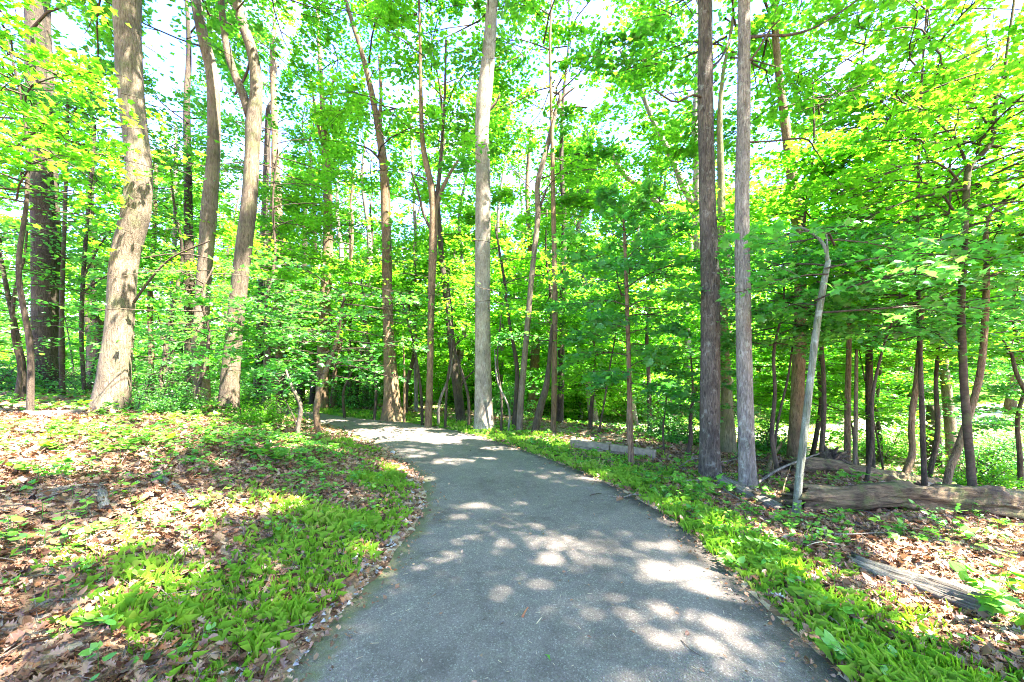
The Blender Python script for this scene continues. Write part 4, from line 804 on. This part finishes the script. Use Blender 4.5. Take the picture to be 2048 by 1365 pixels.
# low timber wall by the creek
def box(g, a, b, h, th, z0):
    d = np.array(b[:2]) - np.array(a[:2]); L = np.linalg.norm(d); d /= L; nrm = np.array([-d[1], d[0]])
    v = []
    for q, zz in ((a, a[2]), (b, b[2])):
        for s in (-th / 2, th / 2):
            for z in (z0, z0 + h): v.append([q[0] + nrm[0] * s, q[1] + nrm[1] * s, zz + z])
    f = np.array([[0, 1, 3, 2], [4, 6, 7, 5], [0, 4, 5, 1], [2, 3, 7, 6], [1, 5, 7, 3], [0, 2, 6, 4]])
    g.add(np.array(v), f, .5, 0, False)
def wall():
    a = gl(1140, 896); b = gl(1312, 922); root = empty('timber_wall', a); tag(root, 'low weathered timber retaining wall on the grass by the creek', 'wall')
    d = b - a
    for i in range(2):
        g = Geo(); e = .03 * i
        for j in range(2):
            p = a + d * (j * .5 + .004 + .01 * i); q = a + d * (j * .5 + .496); box(g, p, q, .115, .09 - .012 * i, -.06 + .12 * i)
        ob = g.build('beam', [M['timber']], root, a)
        bv = ob.modifiers.new('bevel', 'BEVEL'); bv.width = .008; bv.segments = 2
    for t in (.05, .5, .95):
        g = Geo(); p = a + d * t + np.array([0, .085, 0]); box(g, p - d / np.linalg.norm(d) * .04, p + d / np.linalg.norm(d) * .04, .30, .07, -.1)
        g.build('post', [M['timber']], root, a)
wall()

# stones
def rock(label, px, py, sx, sy, sz, m='stone'):
    c = gl(px, py); n, k = 9, 14; v = []
    for i in range(n):
        th = pi * i / (n - 1)
        for j in range(k):
            ph = 2 * pi * j / k; w = 1 + .35 * (vnoise(np.array([3 * sin(th) * cos(ph) + px]), np.array([3 * sin(th) * sin(ph) + 2 * cos(th) + py]), 4)[0] - .5) * 2 * .6
            v.append((sx * w * sin(th) * cos(ph), sy * w * sin(th) * sin(ph), sz * w * cos(th) + sz * .4))
    v = np.array(v) + c; idx = np.arange(n * k).reshape(n, k); j = np.roll(idx, -1, 1)
    f = np.stack([idx[:-1], idx[1:], j[1:], j[:-1]], -1).reshape(-1, 4)
    o = mesh_obj('stone', v, f.ravel(), np.arange(len(f)) * 4, [M[m]], smooth=True, origin=c); tag(o, label, 'stone')
rock('rounded pale grey stone among the leaves near the front path edge', 545, 1284, .035, .035, .03)
rock('flat grey stone beside the gravel at the left path edge', 660, 1186, .045, .035, .022)
rock('small pale stone at the path edge below the grass tuft', 786, 908, .05, .05, .035)
# white scrap and fresh leaf on the path
def single_leaf(name, label, cat, px, py, size, m, kind, up=.03, az=0.3, tilt=.3):
    c = gl(px, py, up); g = Geo(); g.leaves(np.array([c]), np.array([az]), np.array([size]), kind, 0, tilt=tilt, tone=np.array([.4])); o = g.build(name, [M[m]], None, c); tag(o, label, cat)
    sd = o.modifiers.new('thick', 'SOLIDIFY'); sd.thickness = .0008
single_leaf('leaf', 'fresh green leaf lying on the asphalt at the front', 'leaf', 1095, 1332, .075, 'herb', 'maple', .045, .4, .2)
single_leaf('leaf', 'tan dry leaf on the asphalt below the forked stick', 'leaf', 1232, 1012, .12, 'litter', 'oak', .05, .6, .3)
single_leaf('paper_scrap', 'white paper scrap in the green plants at the right path edge', 'litter', 1458, 1082, .10, 'white', 'hex', .06, -.9, .4)
single_leaf('leaf', 'pale silvery leaf lying at the right front corner of the path', 'leaf', 1572, 1216, .10, 'white', 'oak', .06, 2.2, .3)

# ------------------------------------------------------------------ ground cover
def sample(N, r0, r1, half, pw=1.0):
    a = rng.uniform(-half, half, N); u = rng.random(N)
    if pw == 1.0: r = r0 + (r1 - r0) * u
    else: r = r0 * (r1 / r0) ** u
    x = r * np.sin(a); y = r * np.cos(a) - .3
    sl, sr = sides(x, y); return x, y, sl, sr, r
def litter():
    g = Geo()
    for (N, r0, r1, pw, smin, smax) in [(120000, 1.1, 9, 1, .028, .078), (34000, 8, 26, 1, .06, .12)]:
        x, y, sl, sr, r = sample(N, r0, r1, radians(60), pw)
        s = np.maximum(sl, sr)
        pk = np.where(s < -.25, .004, np.where(s < 0, .35 * np.exp(s / .12) + .006, .35 + .65 * sstep(0, .25, s)))
        gm = grass_mask(x, y, sl, sr); pk = pk * (1 - .72 * gm * (s > 0))
        pk = pk * np.where(s > 0, .45 + .8 * fbm(x * 1.2, y * 1.2, 44), 1)
        k = rng.random(N) < pk; x, y, r, s = x[k], y[k], r[k], s[k]
        z = np.where(s > 0, gz(x, y) + .012, .034) + np.where(s > 0, rng.uniform(.0, .035, len(x)), .004)
        size = rng.uniform(smin, smax, len(x)) * np.where(s > 0, 1, .55)
        oak = rng.random(len(x)) < .6
        for kk, kind in ((oak, 'oak'), (~oak, 'hex')):
            g.leaves(np.c_[x, y, z][kk], rng.random(kk.sum()) * 6.28, size[kk], kind, 0, tilt=.55, droop=0)
    x, y, sl, sr, r = sample(3000, 1.3, 10, radians(58)); k = np.maximum(sl, sr) > .15; x, y = x[k], y[k]; n = len(x)
    a = rng.random(n) * 6.28; Lt = rng.uniform(.05, .28, n); zz = gz(x, y) + .04; x2 = x + Lt * np.cos(a); y2 = y + Lt * np.sin(a)
    p = np.stack([np.c_[x, y, zz], np.c_[(x + x2) / 2 + rng.normal(0, .008, n), (y + y2) / 2 + rng.normal(0, .008, n), (zz + gz(x2, y2) + .04) / 2 + .008], np.c_[x2, y2, gz(x2, y2) + .04]], 1)
    g.tubes(p, rng.uniform(.0015, .0045, n)[:, None] * np.array([1, .8, .5]), 5, 1)
    o = g.build('leaf_litter', [M['litter'], M['deadgrey']]); tag(o, 'brown fallen leaves covering the banks', 'leaf litter', kind='stuff')
litter()
def grass():
    g = Geo()
    for (N, r0, r1, B, h0, h1) in [(34000, 1.1, 6.5, 8, .045, .17), (30000, 6, 30, 8, .06, .17)]:
        x, y, sl, sr, r = sample(N, r0, r1, radians(60)); m = grass_mask(x, y, sl, sr) * (.35 + .65 * sstep(.42, .62, fbm(x * 4, y * 4, 88))); k = rng.random(N) < m * .95
        x, y, r, m = x[k], y[k], r[k], m[k]; n = len(x)
        bx = np.repeat(x, B) + rng.normal(0, .025, n * B); by = np.repeat(y, B) + rng.normal(0, .025, n * B)
        sl2, sr2 = sides(bx, by); ok = np.maximum(sl2, sr2) > -.03
        bx, by = bx[ok], by[ok]; nb = len(bx)
        hh = rng.uniform(h0, h1, nb) * (np.repeat(.6 + .5 * m, B)[ok]); az = rng.random(nb) * 2 * pi; ben = rng.uniform(.15, .95, nb)
        w = rng.uniform(.0016, .0042, nb) * (1 + np.repeat(r, B)[ok] * .06)
        z = gz(bx, by) + .005
        p0 = np.c_[bx, by, z]; d = np.c_[np.cos(az), np.sin(az), np.zeros(nb)]; sd = np.c_[-np.sin(az), np.cos(az), np.zeros(nb)]; up = np.array([0, 0, 1.])
        p1 = p0 + hh[:, None] * (.55 * up + (.25 * ben)[:, None] * d); p2 = p0 + hh[:, None] * ((.95 - .5 * ben)[:, None] * up + (.9 * ben)[:, None] * d)
        v = np.stack([p0 - sd * w[:, None] * .6, p0 + sd * w[:, None] * .6, p1 + sd * w[:, None], p2, p1 - sd * w[:, None]], 1).reshape(-1, 3)
        f = np.arange(nb * 5).reshape(nb, 5)
        tone = np.clip(rng.random(nb) * .6 + .6 * (fbm(bx * 1.5, by * 1.5, 61) - .25), 0, 1)
        g.add(v, f, tone, 0, False)
    o = g.build('grass', [M['grass']]); tag(o, 'bright green grass along the path and on the banks', 'grass', kind='stuff')
grass()
def herbs():
    g = Geo()
    for (N, r0, r1, smin, smax, K) in [(9000, 1.15, 7, .028, .06, 7), (16000, 5.5, 24, .05, .10, 7)]:
        x, y, sl, sr, r = sample(N, r0, r1, radians(60)); m = herb_mask(x, y, sl, sr); k = rng.random(N) < m * .8
        x, y = x[k], y[k]; n = len(x); hgt = rng.uniform(.03, .16, n) * (.6 + .8 * fbm(x * .9, y * .9, 66)); z = gz(x, y)
        rot = rng.random(n) * 6.28; sz = rng.uniform(smin, smax, n)
        for j in range(K):
            az = rot + j * 2 * pi / K * 1.0 + rng.normal(0, .25, n)
            hz = z + hgt * (1.0 if j < 5 else .55) + rng.normal(0, .01, n)
            pos = np.c_[x + np.cos(az) * .012, y + np.sin(az) * .012, hz]
            g.leaves(pos, az, sz * rng.uniform(.7, 1.3, n), 'hex', 0, tilt=.3, droop=.05, tone=np.clip(rng.random(n), 0, 1))
        st = np.stack([np.c_[x, y, z], np.c_[x, y, z + hgt]], 1); g.tubes(st[:, [0, 0, 1]] * 1.0 if False else st, np.full((n, 2), .0015), 3, 0, .2)
    o = g.build('ground_cover', [M['herb']]); tag(o, 'small leafy seedlings and herbs covering the woodland floor', 'ground cover', kind='stuff')
herbs()
def gravel():
    g = Geo(); N = 8000; x, y, sl, sr, r = sample(N, 1.3, 7, radians(45)); 
    k = (sl > -.03) & (sl < .16 + .22 * fbm(x * 2, y * 2, 12)) & (y > 1.6) & (rng.random(N) < .9); x, y, sl = x[k], y[k], sl[k]; n = len(x); s = rng.uniform(.006, .022, n)
    tv = np.array([(1, 0, 0), (0, 1, 0), (-1, 0, 0), (0, -1, 0), (0, 0, .8), (0, 0, -.6)], float); tf = np.array([(0, 1, 4), (1, 2, 4), (2, 3, 4), (3, 0, 4), (1, 0, 5), (2, 1, 5), (3, 2, 5), (0, 3, 5)])
    jit = rng.uniform(.6, 1.3, (n, 6, 1)); a = rng.random(n) * 6.28; c, sn = np.cos(a), np.sin(a)
    lv = tv[None] * jit; rx = lv[..., 0] * c[:, None] - lv[..., 1] * sn[:, None]; ry = lv[..., 0] * sn[:, None] + lv[..., 1] * c[:, None]
    v = np.stack([rx, ry, lv[..., 2]], -1) * s[:, None, None] + np.c_[x, y, gz(x, y) + .022][:, None]
    g.add(v.reshape(-1, 3), (tf[None] + 6 * np.arange(n)[:, None, None]).reshape(-1, 3), .5, 0, False)
    o = g.build('gravel', [M['stone']]); tag(o, 'grey gravel along the left path edge', 'gravel', kind='stuff')
gravel()
def crumbs():
    g = Geo(); N = 2600; x, y, sl, sr, r = sample(N, 1.6, 9, radians(50)); e = np.maximum(sl, sr)
    k = (e < -.02) & (rng.random(N) < np.where(sr > -.6, .55, .18)); x, y = x[k], y[k]; n = len(x)
    a = rng.random(n) * 6.28; L = rng.uniform(.01, .035, n); z = np.full(n, .042)
    p = np.stack([np.c_[x, y, z], np.c_[x + L * np.cos(a), y + L * np.sin(a), z + .003]], 1)
    g.tubes(p, np.full((n, 2), .0016), 3, 0); o = g.build('path_debris', [M['straw']]); tag(o, 'dry bits of twig and seed scattered over the asphalt', 'debris', kind='stuff')
crumbs()

# individual plants
def plant(label, px, py, h, n, size, kind='hex', spread=.18, name='plant', m='herb', tilt=.35):
    b = gl(px, py); b = on(b[0], b[1]); root = empty(name, b); tag(root, label, 'plant')
    gs = Geo(); gl_ = Geo(); ns = max(3, n // 5)
    az = rng.random(ns) * 6.28; t = np.linspace(0, 1, 5); hh = h * rng.uniform(.6, 1.1, ns); sp = spread * rng.uniform(.5, 1.2, ns)
    p = b + np.stack([np.cos(az)[:, None] * sp[:, None] * t ** 1.6, np.sin(az)[:, None] * sp[:, None] * t ** 1.6, hh[:, None] * t], -1)
    gs.tubes(p, np.full((ns, 5), .0028) * (1.2 - .7 * t), 4, 0)
    gs.build('stem', [M['olive']], root, b)
    q = []; A = []
    for i in range(ns):
        for j in range(n // ns):
            s = rng.uniform(.45, 1.0); a = az[i] + rng.choice([-1, 1]) * rng.uniform(.3, 1.9)
            q.append([np.interp(s, t, p[i, :, 0]), np.interp(s, t, p[i, :, 1]), np.interp(s, t, p[i, :, 2])]); A.append(a)
    gl_.leaves(np.array(q), np.array(A), size * rng.uniform(.7, 1.2, len(q)), kind, 0, tilt=tilt, droop=.1); gl_.build('foliage', [M[m]], root, b)
plant('bushy green weed clump on the verge before the roadside pair', 1395, 1000, .32, 60, .085, 'maple', .22)
plant('low leafy weed beside the forked pale stick on the verge', 1325, 1005, .18, 30, .07, 'maple', .14)
plant('broad-leaved weed in the right foreground corner', 2040, 1265, .30, 30, .11, 'maple', .2)
plant('big round-leaved plant at the right picture edge', 1995, 1205, .30, 24, .11, 'hex', .2)
plant('leafy sprig growing in front of the long fallen log', 1898, 1075, .28, 26, .075, 'hex', .16)
plant('green plant clump before the middle of the long log', 1810, 1085, .2, 36, .08, 'maple', .2)
plant('bright leafy weeds at the sunlit edge of the right verge', 1530, 1108, .17, 40, .07, 'hex', .2)
plant('round-leaved weed on the right verge below the bright weeds', 1490, 1152, .15, 22, .075, 'hex', .16)
plant('leafy plant in the front right corner by the asphalt', 1720, 1345, .15, 30, .07, 'hex', .18)
plant('tall leafy seedling on the crest of the left bank', 520, 915, .34, 34, .085, 'hex', .2)
plant('maple seedling left of the crooked sapling', 560, 930, .26, 26, .09, 'maple', .16)
plant('broad-leaved seedling in the middle of the left bank', 645, 990, .14, 14, .085, 'hex', .12)
plant('pale seedling beside the rotting branch on the left bank', 420, 1020, .15, 18, .06, 'hex', .14)
plant('leafy seedling at far left on the leaf bank', 95, 955, .2, 24, .08, 'hex', .18)
plant('five-leaved seedling in the leaves at lower left', 225, 1255, .10, 16, .065, 'hex', .1)
plant('green seedling near the front left corner', 110, 1300, .09, 16, .06, 'hex', .1)
plant('round-leaved seedling beside the front path edge', 350, 1310, .09, 26, .05, 'hex', .14)
plant('fresh green seedling on the grassy bank by the gravel', 700, 1075, .12, 16, .06, 'maple', .1)

# ------------------------------------------------------------------ light, sky, camera
w = bpy.data.worlds.new('World'); scene.world = w; w.use_nodes = True; nt = w.node_tree; nt.nodes.clear(); L = nt.links.new
out = nt.nodes.new('ShaderNodeOutputWorld'); bg = nt.nodes.new('ShaderNodeBackground'); bg.inputs['Strength'].default_value = .10
sky = nt.nodes.new('ShaderNodeTexSky'); sky.sky_type = 'NISHITA'; sky.sun_disc = False; sky.sun_elevation = SUN_EL; sky.sun_rotation = SUN_AZ
tc = nt.nodes.new('ShaderNodeTexCoord'); ns = nd(nt, 'ShaderNodeTexNoise', i_Scale=3.2, i_Detail=7.0, i_Roughness=.6)
L(tc.outputs['Generated'], ns.inputs['Vector']); rp = ramp(nt, [(.48, g3(0)), (.66, g3(1))], ns.outputs['Fac'])
mx = nd(nt, 'ShaderNodeMix', data_type='RGBA'); L(rp.outputs[0], mx.inputs[0]); hs = nd(nt, 'ShaderNodeHueSaturation'); hs.inputs['Saturation'].default_value = 1.35; hs.inputs['Hue'].default_value = .525; L(sky.outputs[0], hs.inputs['Color']); L(hs.outputs[0], mx.inputs[6]); mx.inputs[7].default_value = (.85, .87, 1.02, 1)
L(mx.outputs[2], bg.inputs[0]); L(bg.outputs[0], out.inputs[0])
sun = bpy.data.lights.new('sun', 'SUN'); sun.energy = 3.1; sun.angle = radians(.7); sun.color = (1, .95, .86)
so = bpy.data.objects.new('sun', sun); COL.objects.link(so)
from mathutils import Vector
so.rotation_euler = Vector((-S[0], -S[1], -S[2])).to_track_quat('-Z', 'Y').to_euler(); so.location = (0, 0, 30)

cam = bpy.data.cameras.new('camera'); co = bpy.data.objects.new('camera', cam); COL.objects.link(co); scene.camera = co
co.location = (0, 0, CAMZ); co.rotation_euler = (radians(90), 0, 0); cam.sensor_width = 36; cam.lens = 36 * F / 2048; cam.shift_y = (HZ - 682.5) / 2048; cam.clip_start = .05; cam.clip_end = 1000

scene.view_settings.view_transform = 'Standard'; scene.view_settings.look = 'None'; scene.view_settings.exposure = 4.7; scene.view_settings.gamma = 1
scene.render.engine = 'CYCLES'; c = scene.cycles
c.max_bounces = 8; c.diffuse_bounces = 5; c.transmission_bounces = 6; c.glossy_bounces = 2; c.use_denoising = True; c.denoising_prefilter = 'NONE'; c.filter_width = 1.0
c.sample_clamp_indirect = 6; c.caustics_reflective = False; c.caustics_refractive = False
print('LEAVES', NL[0])
